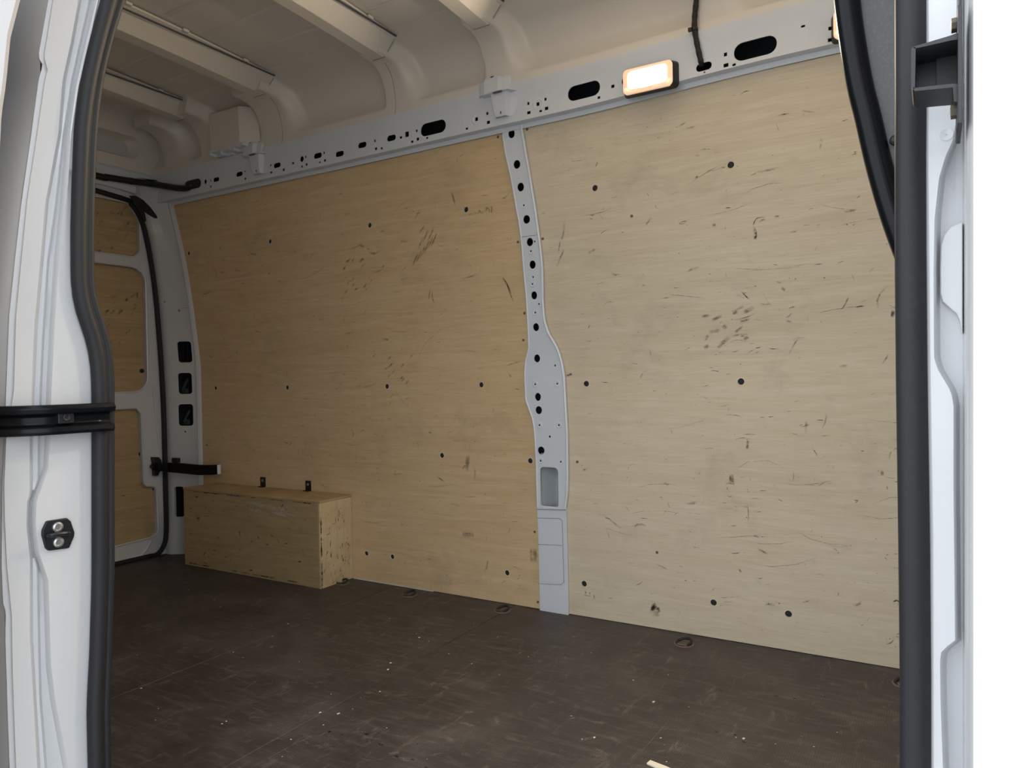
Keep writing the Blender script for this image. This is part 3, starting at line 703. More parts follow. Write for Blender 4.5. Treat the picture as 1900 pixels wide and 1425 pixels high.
# ---- interior lamps
def lamp(px, py, label, power, Y=2.262, face=-1, xc=None, zc=None):
    if xc is None:
        c = atY(px, py, 2.235); xc, zc = c.x, c.z
    L = empty('interior_lamp', (xc, Y, zc-0.04), label, 'lamp', 'lit lamps on the roof rail')
    s = face
    hw, hh, d = 0.082, 0.041, 0.034
    tl = 0.006                                  # lens face tips slightly downwards
    def sec(hw, hh, y, dz=0.0, n=4, r=0.014): return [(xc+p[0], y + (0.10*(p[1]))*-s*0, zc+p[1]+dz) for p in rrect(-hw, hw, -hh, hh, r, n)]
    mesh('housing', loftsolid([sec(hw+0.010, hh+0.002, Y+s*0.0004, 0.004), sec(hw+0.006, hh, Y+s*0.016, 0.003), sec(hw, hh-0.001, Y+s*d, 0.0)]), BLK, L, smooth=40)
    mesh('bezel', loftsolid([sec(hw, hh-0.001, Y+s*(d-0.004)), sec(hw, hh-0.001, Y+s*(d+0.004)), sec(hw-0.004, hh-0.005, Y+s*(d+0.006))]), LENSRIM, L, smooth=40)
    ln = mesh('lens', loftsolid([sec(hw-0.016, hh-0.012, Y+s*(d+0.004), 0.002), sec(hw-0.017, hh-0.013, Y+s*(d+0.0075), 0.002), sec(hw-0.024, hh-0.019, Y+s*(d+0.009), 0.002)]), LENS, L, smooth=40)
    mesh('switch', prism(rrect(xc-0.022, xc+0.018, zc-0.040+0.008, zc-0.040+0.016, 0.003, 3), 'y', Y+s*(d+0.006), Y+s*(d+0.0105)), LENSRIM, ln, bevel=0.001)
    ld = bpy.data.lights.new('lamp_light', 'AREA'); ld.shape = 'RECTANGLE'; ld.size = 0.13; ld.size_y = 0.055
    ld.energy = power; ld.color = LAMP_COL
    lo = bpy.data.objects.new('lamp_light', ld); COL.objects.link(lo)
    lo.parent = L; lo.location = Vector((xc, Y+s*(d+0.012), zc)) - WL[L]
    lo.rotation_euler = Vector((0, s*1.0, -0.35)).to_track_quat('-Z', 'Y').to_euler()
    return L
lamp(1203, 146, 'lit rectangular lamp on the rail, left of the hanging cable', LAMP_W)
lamp(1607, 36, 'lit lamp on the rail, mostly hidden behind the black curved trim', LAMP_W)
# ---- lashing rings set into the floor along the wall
def ring(px, py, lab, first=[None]):
    c = atZ(px, py, 0.0)
    r = empty('lashing_ring', c, lab, 'tie ring', 'lashing rings along the wall')
    if first[0] is None:
        a = mesh('cup', lathe(c, (0, 0, 1), [(0.034, -0.001), (0.033, 0.0022), (0.029, 0.003), (0.026, 0.0012), (0.004, 0.0008)], 20), CUP, r)
        b = mesh('ring', tube([c+Vector((0.024*math.cos(t), 0.020*math.sin(t), 0.006+0.008*math.sin(t+0.6))) for t in [2*math.pi*k/24 for k in range(24)]], 0.0046, 8, closed=True), VOID, r)
        d = mesh('hinge_pin', tube([c+Vector((-0.016,-0.019,0.004)), c+Vector((0.016,-0.019,0.004))], 0.005, 8), DSTEEL, r)
        first[0] = (a, b, d)
    else:
        for s in first[0]: child_copy(s, r, c)
for px, py, lab in ((635,1082,'dark lashing ring in the floor touching the wheel box'),(760,1104,'dark lashing ring in the floor, second from the wheel box'),(932,1133,'dark lashing ring in the floor just left of the pillar foot'),(1269,1195,'dark lashing ring in the floor right of the pillar'),(1679,1270,'lashing ring half hidden behind the right-hand door seal')):
    ring(px, py, lab)
# ---- offcut of white wood at the bottom edge and crumbs
c = atZ(1221, 1420, 0)
e1, e2 = atZ(1203, 1416, 0), atZ(1262, 1440, 0)
dv = (e2-e1).normalized(); nv = Vector((-dv.y, dv.x, 0))*0.0075
mesh('wood_sliver', loftsolid([[e1-nv*0.9, e1+nv*1.1, e1+nv*1.1+Vector((0,0,0.004)), e1-nv*0.9+Vector((0,0,0.003))], [e1.lerp(e2,0.5)-nv*1.1, e1.lerp(e2,0.5)+nv, e1.lerp(e2,0.5)+nv+Vector((0,0,0.005)), e1.lerp(e2,0.5)-nv+Vector((0,0,0.004))], [e2-nv, e2+nv, e2+nv+Vector((0,0,0.004)), e2-nv+Vector((0,0,0.004))]]), mat('pale_wood_offcut', (0.80, 0.74, 0.60), 0.7), label='pale wooden sliver lying on the floor at the bottom edge', category='offcut', smooth=0)
rng = random.Random(4)
parts = []
CR = [(262,1277),(398,1113),(409,1126),(723,1148),(725,1230),(705,1283),(628,1324),(540,1372),(833,1213),(778,1183),(506,1180),(534,1157),(433,1210),(594,1322),(1213,1302),(1226,1369),(1240,1252),(1175,1262),(1103,1368),(600,1345),(412,1343),(420,1338),(350,1095),(720,1242),(1380,1370)]
CR += [(rng.uniform(230, 1600), rng.uniform(1130, 1425)) for _ in range(45)]
for i, (px, py) in enumerate(CR):
    p = atZ(px, py, 0)
    if p.y > 2.2 or p.x < -3.1: continue
    s = rng.uniform(0.0014, 0.003) if i < 25 else rng.uniform(0.0006, 0.0014); a = rng.uniform(0, 3.1)
    u = Vector((math.cos(a), math.sin(a), 0))*s*1.5; v_ = Vector((-math.sin(a), math.cos(a), 0))*s; h = Vector((0, 0, s*0.7))
    parts.append(([p-u-v_, p+u-v_*0.7, p+u*0.8+v_, p-u*0.9+v_, p+h], [(0,1,2,3),(0,1,4),(1,2,4),(2,3,4),(3,0,4)]))
mesh('floor_crumbs', join(*parts), mat('pale_crumbs', (0.62, 0.58, 0.52), 0.8), label='scattered pale crumbs and chips on the dark floor', category='crumbs', kind='stuff', smooth=0)

# ================================================================== NEAR DOOR OPENING
C = {
 'L0': [(89,0),(70,105),(79,121),(71,147),(57,250),(39,375),(28,470),(16,587),(10.5,725),(8,800),(3,900),(2,1050),(5,1121),(10,1134),(9,1181),(13,1313),(17,1425)],
 'c1': [(99,0),(82,105),(89,131),(84,147),(66,271),(51,368),(30,587),(26,725),(12,810),(8,900),(9,963),(13,1050),(22,1142),(24,1260),(30,1425)],
 'c2': [(147,0),(133,80),(118,150),(110,250),(86,375),(77,480),(66,600),(60,725),(57,820),(57,1181),(63,1287),(71,1425)],
 'c3': [(166,0),(152,63),(133,150),(118,250),(104,375),(89,482),(80,620),(75,725),(72,820),(70,1050),(72,1181),(75,1300),(85,1425)],
 'c4': [(176,0),(160,79),(140,160),(126,250),(115,375),(104,480),(96,600),(90,725),(87,810),(84,868),(71,905),(62,931),(60.5,976),(66,1024),(81,1068),(84,1076),(89,1234),(97,1300),(121,1425)],
 'SL': [(188,0),(168,79),(150,158),(139,237),(136,316),(134,375),(132,429),(133,518),(138,568),(147,595),(160,634),(168,674),(171,718),(171.5,800),(171.5,1100),(168,1208),(163,1287),(162,1326),(165,1425)],
 'SR': [(232,0),(210,68),(195,126),(184,197),(178,276),(175,375),(174,521),(179,555),(195,603),(208,645),(212,700),(212,1050),(209,1129),(206.6,1234),(204,1313),(205,1425)],
}
ysamp = sorted(set([-60+i*(1520+60)/150 for i in range(151)]))
def ext(k, y):
    pts = C[k]
    if y < pts[0][1]:
        (a, ya), (b, yb) = pts[0], pts[1]; return a+(a-b)/(yb-ya)*(ya-y)
    return interp(pts, y)
rows = []
for y in ysamp:
    L0, c1, c2, c3, c4, SL = [ext(k, y) for k in ('L0','c1','c2','c3','c4','SL')]
    c3 = min(c3, c4-5); c2 = min(c2, c3-5); c1 = min(c1, c2-8); L0 = min(L0, c1-4)
    pts = [(L0-0.5, -1.272), (L0+1, -1.264), (c1-1.5, -1.262), (c1, -1.254), (c2-2, -1.252), (c2, -1.254), (c2+4, -1.262), (c3-2, -1.261), (c3, -1.256), (c3+2.5, -1.261), (c4-4, -1.262), (c4, -1.252), (c4+6, -1.246), ((c4+SL)/2, -1.246), (SL-8, -1.247), (SL+6, -1.252)]
    rows.append([atX(px, y, X) for px, X in pts])
jl = empty('door_post', (-1.26, 0.64, 0.2), 'white folded-metal door post on the left of the side opening', 'door post')
mesh('post_sheet', grid(rows), BODY, jl, smooth=40)
L0W = [r[0] for r in rows]
# white body side behind the post: outer skin running to the rear, with two swage lines
def bodyY(z):
    q = sorted([(p.y, p.z) for p in L0W], key=lambda a: a[1]); return interp(q, z)
rows = []
for i in range(46):
    z = -0.35+i*(2.27+0.35)/45
    y = bodyY(z) + (0.14*(max(0, z-1.55)/0.7)**1.6 if z > 1.55 else 0)
    g = 0.010*math.exp(-((z-1.37)/0.03)**2) - 0.008*math.exp(-((z-1.0)/0.25)**2)
    rows.append([(-1.272, y, z), (-1.29, y+g-0.002, z), (-1.5, y+g-0.004, z), (-2.5, y+g, z), (-3.62, y+0.02, z), (-3.62, y+0.06, z), (-1.272, y+0.055, z)])
wf = empty('wall_front', (-1.3, 0.6, -0.3), kind='structure', label='white outer body side around the side door opening')
mesh('rear_quarter', grid(rows), BODY, wf, smooth=40)
mesh('inner_lining', box(-3.44, -1.47, 0.72, 0.735, 0, 2.2), BACK, wf)
mesh('lintel', box(-1.45, 0.47, 0.66, 0.80, 1.86, 2.28), BODY, wf)
mesh('sill', box(-1.35, 0.47, 0.60, 0.742, -0.34, -0.004), BODY, wf, bevel=0.004)
# open sliding door parked alongside
dr = empty('sliding_door', (-1.8, 0.5, -0.1), 'open white sliding door parked along the body at the left edge', 'door')
DE = [(58,-60),(42,0),(25,66),(16,158),(8,210),(5,276),(0,330),(-8,450)]
rows = []
for y in [-60+i*510/20 for i in range(21)]:
    p = atX(interp(DE, y), y, -1.15); rows.append((p.y, p.z))
rows += [(rows[-1][0]-0.004*k, rows[-1][1]-0.12*k) for k in range(1, 10)]
rows = [(rows[0][0]+0.06, rows[0][1]+0.2)] + rows
mesh('outer_shell', loftsolid([[(-1.158, y, z), (-1.150, y-0.008, z), (-1.152, y-0.05, z), (-1.17, y-0.062, z), (-2.36, y-0.062, z), (-2.38, y-0.03, z), (-2.36, y, z)] for y, z in rows]), BODY, dr, smooth=40)

# door-opening rubber seal: a loop, bulb outside and lip inside
def seal_left(f, X, dY=0.0):
    out = []
    for y in [-40+i*(1500+40)/60 for i in range(61)]:
        px = ext('SL', y)*(1-f)+ext('SR', y)*f; p = atX(px, y, X); p.y += dY; out.append(p)
    return out                                  # top to bottom
RS = [(1671,-40),(1671,0),(1671,200),(1670,470),(1672,700),(1676,1000),(1680,1242),(1680,1500)]
RSR = [(1718,-40),(1719,180),(1718,300),(1722,700),(1727,1000),(1728,1500)]
def seal_right(f, Y):
    out = []
    for y in [1500-i*(1540)/60 for i in range(61)]:
        out.append(atY(interp(RS, y)*(1-f)+interp(RSR, y)*f, y, Y))
    return out                                  # bottom to top
def loop(fl_, X, fr_, Y, r, sq):
    a = seal_left(fl_, X); b = seal_right(fr_, Y)
    top = [a[0]+Vector((0.0, 0.01, 0.10)), a[0]+Vector((0.03, 0.03, 0.19)), a[0]+Vector((0.11, 0.04, 0.24)), Vector((-0.7, 0.80, 1.86)), Vector((-0.18, 0.78, 1.84)), Vector((-0.05, 0.76, 1.76)), Vector((-0.014, 0.74, 1.5))]
    bot = [a[-1]+Vector((0.01, 0, -0.10)), Vector((a[-1].x+0.06, a[-1].y, 0.012)), Vector((-0.7, 0.71, 0.012)), Vector((-0.08, 0.71, 0.012)), Vector((b[0].x-0.01, Y, 0.08))]
    bulb = [a[-1]+Vector((0.0, 0, -0.03))]
    path = a + bot + b + top[::-1]
    return tube(path, r, 12, closed=True, sq=sq)
ds = empty('opening_seal', (-1.25, 0.72, 0.0), 'black rubber seal lining both sides of the open side doorway', 'seal')
mesh('seal_bulb', loop(0.33, -1.240, 0.40, 0.705, 0.0122, (1, 1)), RUB, ds)
mesh('seal_lip', loop(0.80, -1.243, 0.72, 0.722, 0.0075, (1, 1)), RUB, ds)
mesh('seal_base', loop(0.55, -1.2465, 0.62, 0.716, 0.0100, (1, 1)), RUB, ds)

# guide-rail end wrapping round the post
gr = empty('door_guide_rail', (-1.23, 0.66, 0.82), 'black sliding-door guide rail wrapping round the left door post', 'guide rail')
zt_ = atX(120, 750, -1.225).z; zb_ = atX(120, 805, -1.225).z; hh = zt_-zb_
path = [(-1.232,0.722),(-1.230,0.70),(-1.229,0.66),(-1.230,0.63),(-1.234,0.610),(-1.246,0.588),(-1.270,0.570),(-1.32,0.561),(-1.6,0.556),(-3.3,0.56)]
sec = [(0,0),(0.016,0.0),(0.020,0.004),(0.018,0.012),(0.008,0.0155),(0.006,0.018),(0.006,hh-0.020),(0.008,hh-0.017),(0.021,hh-0.014),(0.023,hh-0.006),(0.018,hh),(0,hh)]
rows = []
for i, (x, y) in enumerate(path):
    a = Vector(path[max(0, i-1)]); b = Vector(path[min(len(path)-1, i+1)]); t = (b-a).normalized(); nrm = Vector((-t.y, t.x))
    if nrm.x < 0 and i < 5: nrm = -nrm
    nrm = Vector((-t.y, t.x)) if Vector((-t.y, t.x)).dot(Vector((1, -0.6))) > 0 else Vector((t.y, -t.x))
    zz = zb_ - 0.0*i
    rows.append([(x+nrm.x*d, y+nrm.y*d, zz+h) for d, h in sec])
mesh('channel', loftsolid(rows), GLOSS, gr, smooth=30, bevel=0.0012, bseg=1)
c = atX(122, 775, -1.217)
sbk = mesh('stop_block', prism(rrect(c.y-0.013, c.y+0.012, c.z-0.0095, c.z+0.0095, 0.002, 3), 'x', -1.226, -1.214), BLK, gr, bevel=0.0012)
mesh('stop_bolt', lathe((-1.214, c.y, c.z), (1, 0, 0), [(0.006, -0.001), (0.006, 0.001), (0.0045, 0.0015), (0.0025, 0.0006), (0.0004, 0.0006)], 14), BLK, sbk)
# striker plate
st = empty('door_striker', atX(108, 1020, -1.246), 'black six-sided striker plate with two bolts on the left door post', 'striker')
P = [atX(px, py, -1.243) for px, py in ((86,967),(124,961),(131,967),(138,988),(137,996),(128,1017),(90,1022),(84,1017),(77.5,993),(78,984))]
mesh('plate', prism([(p.y, p.z) for p in P], 'x', -1.2465, -1.2415), BLK, st, bevel=0.0015)
for px, py in ((107,978),(108.5,1006)):
    c = atX(px, py, -1.2405)
    mesh('bolt', lathe(c, (1, 0, 0), [(0.0085, -0.001), (0.0082, 0.0018), (0.0055, 0.0028), (0.0045, 0.0010), (0.0004, 0.0008)], 18), STEEL, st)
P = [atX(px, py, X) for px, py, X in ((90,995,-1.243),(91,994,-1.232),(97,993.5,-1.228),(108,991.5,-1.227),(120,990,-1.228),(126,989.5,-1.232),(128,990,-1.243))]
mesh('loop', tube(smooth_path(P, 4), 0.0036, 8), BLK, st)

# right-hand post
R1 = [(1778,-60),(1778,0),(1776,230),(1770,262),(1757,290),(1745,331),(1737,405),(1735,500),(1736,663),(1742,684),(1767,726),(1772,751),(1772,900),(1775,1188),(1750,1207),(1747,1225),(1748,1300),(1755,1500)]
rows = []
for y in [-60+i*1560/140 for i in range(141)]:
    r1 = interp(R1, y); q = min(1785, r1+9)
    pts = [(interp(RSR, y)-14, 0.712), (interp(RSR, y)-4, 0.704), (interp(RSR, y)+5, 0.700), (r1-3, 0.700), (r1, 0.702), (r1+3.5, 0.714), (q, 0.718), (1786.5, 0.718), (1789, 0.712), (1791, 0.69), (1794, 0.63), (1797.5, 0.612), (1806, 0.604), (1830, 0.600), (1960, 0.598), (2150, 0.60)]
    rows.append([atY(px, y, Y) for px, Y in pts])
jr = empty('door_post', (0.02, 0.69, 0.2), 'white door post and outer skin at the right edge', 'door post')
mesh('post_sheet', grid(rows), BODY, jr, smooth=40)
ex = rows[0][-1].x
mesh('front_quarter', box(0.075, 0.47, 0.603, 0.66, -0.35, 2.28), BODY, wf)
c = atY(1756, 250, 0.7); mesh('dimple', lathe(c, (0, -1, 0), [(0.0055, -0.001), (0.005, 0.0006), (0.003, 0.0002), (0.0004, 0.0)], 14), BODY, jr)
# raised pressing inside the recess
P = [atY(px, py, 0.71) for px, py in ((1786,412),(1765,421),(1752,436),(1746,455),(1744.5,500),(1745,545),(1749,560),(1763,572),(1775,582),(1781,596),(1786,620))]
mesh('pressing', prism([(p.x, p.z) for p in P], 'y', 0.709, 0.7185), BODY, jr, bevel=0.004, bseg=3)
# door bracket
bk = empty('channel_bracket', atY(1740, 230, 0.64), 'black open channel bracket bolted beside the right door post', 'bracket')
YB = 0.606
def bp(px, py, Y=YB): p = atY(px, py, Y); return (p.x, p.z)
mesh('mounting_plate', prism([bp(1777,12), bp(1784,12), bp(1786,120), bp(1785.5,232), bp(1776,232), bp(1777,120)], 'y', YB-0.004, YB+0.05), CHAR, bk, bevel=0.0008)
mesh('left_wall', prism([bp(1690.5,92), bp(1693,87), bp(1699,88), bp(1697.5,163), bp(1694,167), bp(1690.5,160)], 'y', YB, YB+0.04), CHAR, bk)
mesh('top_flange', prism([bp(1693,87), bp(1763,66), bp(1778,60), bp(1778,73), bp(1764,75), bp(1698,90)], 'y', YB, YB+0.04), CHAR, bk)
mesh('bottom_flange', prism([bp(1694,162), bp(1698,163), bp(1768,155), bp(1778,156), bp(1778,190), bp(1770,188), bp(1768,162), bp(1697,169)], 'y', YB, YB+0.04), CHAR, bk)
mesh('back_plate', prism([bp(1694,88,YB+0.034), bp(1778,70,YB+0.034), bp(1778,160,YB+0.034), bp(1694,165,YB+0.034)], 'y', YB+0.034, YB+0.038), BLK, bk)
mesh('inner_pad', prism([bp(1737,92,YB+0.03), bp(1776,88,YB+0.03), bp(1776,158,YB+0.03), bp(1738,160,YB+0.03)], 'y', YB+0.030, YB+0.034), CHAR, bk)
for px, py in ((1771,47),(1770,207)):
    c = atY(px, py, YB+0.012); mesh('bolt', lathe(c+Vector((0.004,0,0)), (-1, 0, 0), [(0.0075, 0), (0.0075, 0.002), (0.0055, 0.0025), (0.0055, 0.006), (0.0004, 0.0065)], 8), DSTEEL, bk)

# curved trim in the upper front corner of the doorway
tr = empty('partition_trim', (0.05, 1.0, 1.0), 'dark grey partition panel edged with a glossy black curved tube', 'partition')
TP = [(1560,-90),(1568,-40),(1572,0),(1579,60),(1594,150),(1611,220),(1627,290),(1643,350),(1660,405),(1678,455),(1698,505),(1722,560)]
tpw = smooth_path([atY(px, py, 1.0) for px, py in TP], 4)
mesh('edge_tube', tube(tpw, 0.0150, 14), GLOSS, tr)
pl = [(p.x, p.z) for p in tpw]
mesh('panel', prism(pl + [(0.38, pl[-1][1]), (0.38, pl[0][1])], 'y', 1.0, 1.012), DGREY, tr, smooth=0)
p = atY(1655, 262, 1.0); mesh('stud', lathe(p+Vector((0.003,0.0,0)), (0, -1, 0), [(0.006, 0), (0.0055, 0.006), (0.003, 0.008), (0.0004, 0.008)], 12), BLK, tr)

# ================================================================== WEAR MARKS
def ribbon(pts, wid, nrm, off):
    """soft-edged strip along pts (world), lying on a surface with normal nrm"""
    V, UV, Fc = [], [], []
    n = len(pts)
    for i, p in enumerate(pts):
        t = (pts[min(i+1, n-1)]-pts[max(i-1, 0)]).normalized(); s = t.cross(nrm).normalized()*wid/2
        V += [p-s+nrm*off, p+s+nrm*off]; UV += [(i/(n-1), 0), (i/(n-1), 1)]
        if i: Fc.append((2*i-2, 2*i-1, 2*i+1, 2*i))
    return V, Fc, UV
class Marks:
    def __init__(s): s.V = []; s.F = []; s.UV = []; s.k = 0
    def add(s, r):
        n = len(s.V); s.V += r[0]; s.F += [tuple(i+n for i in f) for f in r[1]]; s.UV += r[2]; s.k += 1
    def build(s, name, m, parent):
        o = mesh(name, (s.V, s.F), m, parent, uv=s.UV, smooth=0); o['kind'] = 'stuff'; return o
NW = Vector((0, -1, 0))
def wstroke(M_, px_pts, wpx, rng):
    off = 0.0007+0.00002*(M_.k % 40)
    P = [onwall(x, y, 0) for x, y in px_pts]
    M_.add(ribbon(smooth_path(P, 3) if len(P) > 2 else [P[0], P[0].lerp(P[1], .5), P[1]], wpx*0.0020, NW, off))
def wrand(M_, rng, x0, x1, z0, z1, lmin, lmax, wmin, wmax, horiz=0.75):
    x = rng.uniform(x0, x1); z = rng.uniform(z0, z1)
    a = rng.gauss(0.08, 0.18) if rng.random() < horiz else rng.uniform(-1.6, 1.6)
    L = rng.uniform(lmin, lmax)*rng.random()**0.7+lmin; d = Vector((math.cos(a), 0, math.sin(a)))
    bend = rng.gauss(0, 0.08)*L; P = []
    for k in range(4):
        q = Vector((x, 0, z))+d*(L*(k/3-0.5))+Vector((-d.z, 0, d.x))*bend*(1-(2*k/3-1)**2); 
        q.z = max(0.004, min(1.79, q.z)); q.y = Yw(q.z); P.append(q)
    if min(p.x for p in P) < x0 or max(p.x for p in P) > x1: return
    M_.add(ribbon(P, rng.uniform(wmin, wmax), NW, 0.0007+0.00002*(M_.k % 40)))
for pan, (x0, x1), seed in ((lp, (-3.22, -1.36), 1), (rp, (-1.13, 0.1), 2)):
    rng = random.Random(seed)
    sc, sme, ch = Marks(), Marks(), Marks()
    n = 200 if pan is lp else 220
    for _ in range(n): wrand(sc, rng, x0, x1, 0.05, 1.75, 0.003, 0.05, 0.0012, 0.0032)
    for _ in range(n//3): wrand(sc, rng, x0, x1, 0.03, 0.75, 0.003, 0.04, 0.0012, 0.0032, 0.3)
    for _ in range(26): wrand(sc, rng, x0, x1, 0.2, 1.7, 0.08, 0.25, 0.0010, 0.0018, 0.95)
    for _ in range(70): wrand(sme, rng, x0, x1, 0.1, 1.7, 0.01, 0.10, 0.003, 0.012, 0.6)
    for _ in range(160): wrand(sc, rng, x0, x1, 0.03, 1.75, 0.0015, 0.006, 0.0018, 0.004, 0.5)
    for _ in range(18): wrand(ch, rng, x0, x1, 0.1, 1.6, 0.01, 0.08, 0.001, 0.003, 0.4)
    if pan is lp:
        # hand-print streaks left of the pillar
        for x, y in ((765,495),(772,488),(779,480),(786,472),(793,464),(800,458),(775,465),(784,452),(795,446)): wstroke(sme, [(x, y), (x+6, y-14), (x+11, y-26)], 5, rng)
        for k in range(16):
            x = rng.uniform(628, 690); y = rng.uniform(485, 600); wstroke(sme, [(x, y), (x+rng.uniform(4, 12), y-rng.uniform(5, 14))], rng.uniform(4, 7), rng)
        for x, y in ((672,455),(684,460),(690,468),(520,520),(415,480),(440,500),(470,470)): wstroke(sme, [(x-6, y), (x+8, y+4)], 6, rng)
        for k in range(12):
            x = rng.uniform(690, 760); y = rng.uniform(660, 720); wstroke(sme, [(x, y), (x+7, y-8)], 5, rng)
        wstroke(sme, [(868,842),(866,862),(868,878)], 9, rng); wstroke(sme, [(871,844),(870,866)], 6, rng)
        for k in range(6): wstroke(sme, [(860+k*3.4, 984+k*0.3), (860+k*3.6, 998)], 4.5, rng)
        wstroke(sc, [(931,513),(941,527),(948,548),(953,560)], 3.2, rng); wstroke(sme, [(932,514),(944,534),(950,556)], 6, rng)
        # illegible pencilled scrawl
        for a in ([(870,400),(873,397),(876,399)],[(879,400),(882,392),(884,399)],[(887,398),(890,390),(893,398)],[(893,396),(896,392),(895,399)],[(898,388),(904,384),(899,392)],[(901,394),(906,385),(909,396)],[(908,386),(913,384),(912,394),(916,395)]): wstroke(sc, a, 1.6, rng)
        for a in ([(733,724),(745,742),(760,757)],[(653,798),(656,806),(652,812)],[(655,872),(651,880),(652,890)],[(745,964),(754,972),(758,978)],[(740,966),(752,976)],[(864,768),(862,785),(860,800)],[(596,898),(606,906)],[(438,650),(443,660)],[(915,752),(916,765)]): wstroke(ch, a, 3.6, rng)
        for x in (985, 990, 994): wstroke(sme, [(x, 1015), (x+2, 1045)], 7, rng)
    else:
        wstroke(sme, [(1047,410),(1046,430),(1042,446)], 5, rng); wstroke(sme, [(1047,462),(1040,478),(1033,496)], 5, rng); wstroke(sme, [(1040,446),(1036,470)], 4, rng)
        wstroke(sc, [(1421,403),(1405,405),(1399,414),(1398,420)], 2, rng)
        for k in range(3): wstroke(sc, [(1399+k, 420+k*5), (1402, 434), (1400+k, 445)], 5, rng)
        wstroke(sc, [(1050,698),(1056,696),(1062,693)], 5, rng)
        for a, b in (((1357,878),(1358,900)),((1355,882),(1362,898))): wstroke(sme, [a, b], 9, rng)
        for k in range(5): wstroke(sc, [(1206+k*4, 1137-k*3), (1216+k*2, 1116+k*5)], 6, rng)
        wstroke(sme, [(1208,1138),(1226,1138)], 12, rng)
        for k in range(14):
            x = rng.uniform(1300, 1400); y = rng.uniform(570, 650); wstroke(sme, [(x, y), (x+rng.uniform(8, 25), y-rng.uniform(2, 18))], rng.uniform(5, 12), rng)
        wstroke(sc, [(1655,590),(1658,575)], 6, rng); wstroke(sc, [(1587,570),(1604,567)], 2, rng); wstroke(sc, [(1441,215),(1466,210)], 2.5, rng); wstroke(sc, [(1386,834),(1389,812)], 5, rng)
        wstroke(sc, [(1375,540),(1392,558)], 2.2, rng); wstroke(sc, [(1290,330),(1296,327)], 2.2, rng); wstroke(sc, [(1655,1118),(1665,1114),(1674,1124)], 2.6, rng)
        for k in range(3): wstroke(sc, [(1086+k*8, 1092+k*5), (1087+k*8, 1104+k*4)], 3, rng)
    sc.build('scuff_marks', SCUFF, pan); sme.build('grime_smears', SMEAR, pan); ch.build('pale_scratches', CHALK, pan)
# wheel box wear
rng = random.Random(7); mk = Marks(); mk2 = Marks()
for _ in range(70):
    x = rng.uniform(xl+0.05, xr_-0.08); z = rng.uniform(0.02, 0.34)**1.0; a = rng.gauss(0, 0.6); L = rng.uniform(0.006, 0.04)
    d = Vector((math.cos(a), 0, math.sin(a)))*L/2; c = Vector((x, yf, z)); mk.add(ribbon([c-d, c, c+d], rng.uniform(0.002, 0.007), NW, 0.0004+0.00002*(mk.k % 20)))
for k in range(10):
    x = rng.uniform(xr_-0.4, xr_-0.1); c = Vector((x, yf, 0.335-0.04*rng.random())); d = Vector((0.07, 0, -0.008)); mk2.add(ribbon([c-d, c, c+d], 0.016, NW, 0.0014))
for k in range(34):                            # grime along the upper and right-hand edges and the foot of the front board
    x = rng.uniform(xl+0.03, xr_-0.03); z = zt-0.013 if k < 18 else 0.012
    c = Vector((x, yf, z)); d = Vector((rng.uniform(0.01, 0.05), 0, 0)); c.x = min(c.x, xr_-0.07); c.x = max(c.x, xl+0.06)
    mk.add(ribbon([c-d, c, c+d], rng.uniform(0.003, 0.008), NW, 0.0009))
mk.build('scuff_marks', SCUFF, wb); mk2.build('pale_scratches', CHALK, wb)
mk = Marks(); NX = Vector((1, 0, 0))
for _ in range(60):
    y = rng.uniform(yf+0.01, 2.38); z = rng.uniform(0.01, 0.34); a = rng.choice((rng.gauss(1.57, 0.2), rng.uniform(0, 3))); L = rng.uniform(0.006, 0.035)
    d = Vector((0, math.cos(a), math.sin(a)))*L/2; c = Vector((xr_, y, z)); mk.add(ribbon([c-d, c, c+d], rng.uniform(0.002, 0.005), NX, 0.0004+0.00002*(mk.k % 20)))
for k in range(22):
    c = Vector((xr_, yf+0.004, rng.uniform(0.01, 0.3))); d = Vector((0, 0.0, rng.uniform(0.005, 0.025))); mk.add(ribbon([c-d, c, c+d], rng.uniform(0.005, 0.012), NX, 0.0011))
mk.build('scuff_marks', SCUFF, wb)
# rear door infill hand prints
rng = random.Random(9); mk = Marks()
for k in range(44):
    px, py = (rng.uniform(195, 262), rng.uniform(540, 640)) if k < 26 else (rng.uniform(180, 255), rng.uniform(380, 470))
    c = atX(px, py, -3.47); a = rng.gauss(0.9, 0.3); d = Vector((0, math.cos(a), math.sin(a)))*rng.uniform(0.008, 0.025)
    mk.add(ribbon([c-d, c, c+d], rng.uniform(0.006, 0.014), NX, 0.0005+0.00002*(mk.k % 20)))
mk.build('grime_smears', SMEAR, door)
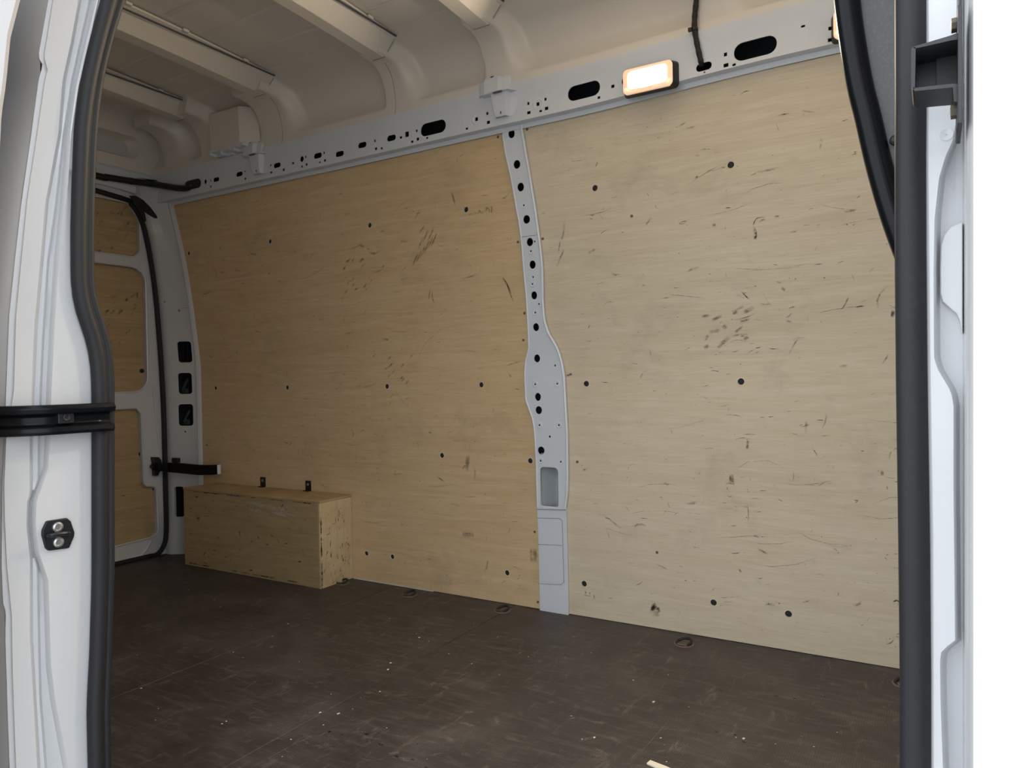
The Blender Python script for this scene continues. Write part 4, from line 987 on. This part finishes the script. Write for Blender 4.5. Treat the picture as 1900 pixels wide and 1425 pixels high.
# floor scratches and drips
rng = random.Random(12); mk, dk = Marks(), Marks(); NZ = Vector((0, 0, 1))
def fstroke(M_, pxs, wid):
    P = [atZ(x, y, 0) for x, y in pxs]; P = smooth_path(P, 4) if len(P) > 2 else [P[0], P[0].lerp(P[1], .5), P[1]]
    M_.add(ribbon(P, wid, NZ, 0.0004+0.00001*(M_.k % 60)))
for a in ([(594,1144),(640,1156),(700,1176)],[(270,1355),(310,1340),(350,1330)],[(482,1369),(505,1357),(530,1343)],[(460,1308),(480,1318),(507,1329)],[(985,1232),(991,1215),(1000,1205)],[(1290,1230),(1340,1245),(1400,1268),(1470,1290)],[(1130,1235),(1230,1250),(1330,1275),(1400,1290)],[(1240,1350),(1270,1325),(1320,1318),(1400,1317)],[(1130,1345),(1210,1350),(1290,1360),(1380,1370)],[(1348,1388),(1372,1368)],[(1550,1300),(1572,1278)],[(540,1183),(553,1192)],[(716,1232),(727,1227)],[(1168,1420),(1230,1350),(1245,1330)],[(1665,1425),(1668,1385)],[(340,1250),(420,1215),(510,1180)],[(470,1425),(520,1395),(600,1355)]): fstroke(mk, a, 0.0042)
for _ in range(150):
    px = rng.uniform(215, 1640); py = rng.uniform(1090, 1425); p = atZ(px, py, 0)
    if p.y > 2.2 or p.x < -3.1: continue
    a = rng.gauss(0.1, 0.6); L = rng.uniform(0.01, 0.11); d = Vector((math.cos(a), math.sin(a), 0))*L/2; s = Vector((-d.y, d.x, 0))*rng.gauss(0, 0.05)
    mk.add(ribbon([p-d, p+s, p+d], rng.uniform(0.0012, 0.0030), NZ, 0.0004+0.00001*(mk.k % 60)))
for _ in range(60):
    px, py = rng.gauss(rng.choice((480, 740, 640, 800, 1150)), 60), rng.uniform(1150, 1420); p = atZ(px, py, 0)
    if p.y > 2.2 or p.x < -3.1 or p.x > 0.3: continue
    d = Vector((rng.uniform(0.008, 0.025), rng.gauss(0, 0.012), 0)); mk.add(ribbon([p-d, p, p+d], rng.uniform(0.008, 0.02), NZ, 0.0004+0.00001*(mk.k % 60)))
for px, py in ((553,1338),(634,1364),(611,1358),(680,1363),(682,1377),(704,1381),(709,1383),(775,1381),(736,1404),(791,1425),(766,1410),(1294,1345),(1358,1349),(1408,1362),(1380,1377),(1329,1358),(1337,1282),(1364,1364),(1528,1293),(1475,1297),(1440,1292)):
    p = atZ(px, py, 0); d = Vector((rng.uniform(0.003, 0.008), rng.uniform(-0.002, 0.002), 0)); dk.add(ribbon([p-d, p, p+d], rng.uniform(0.005, 0.010), NZ, 0.0011))
mk.build('floor_scratches', FSCR, fl); dk.build('floor_drips', FDRK, fl)
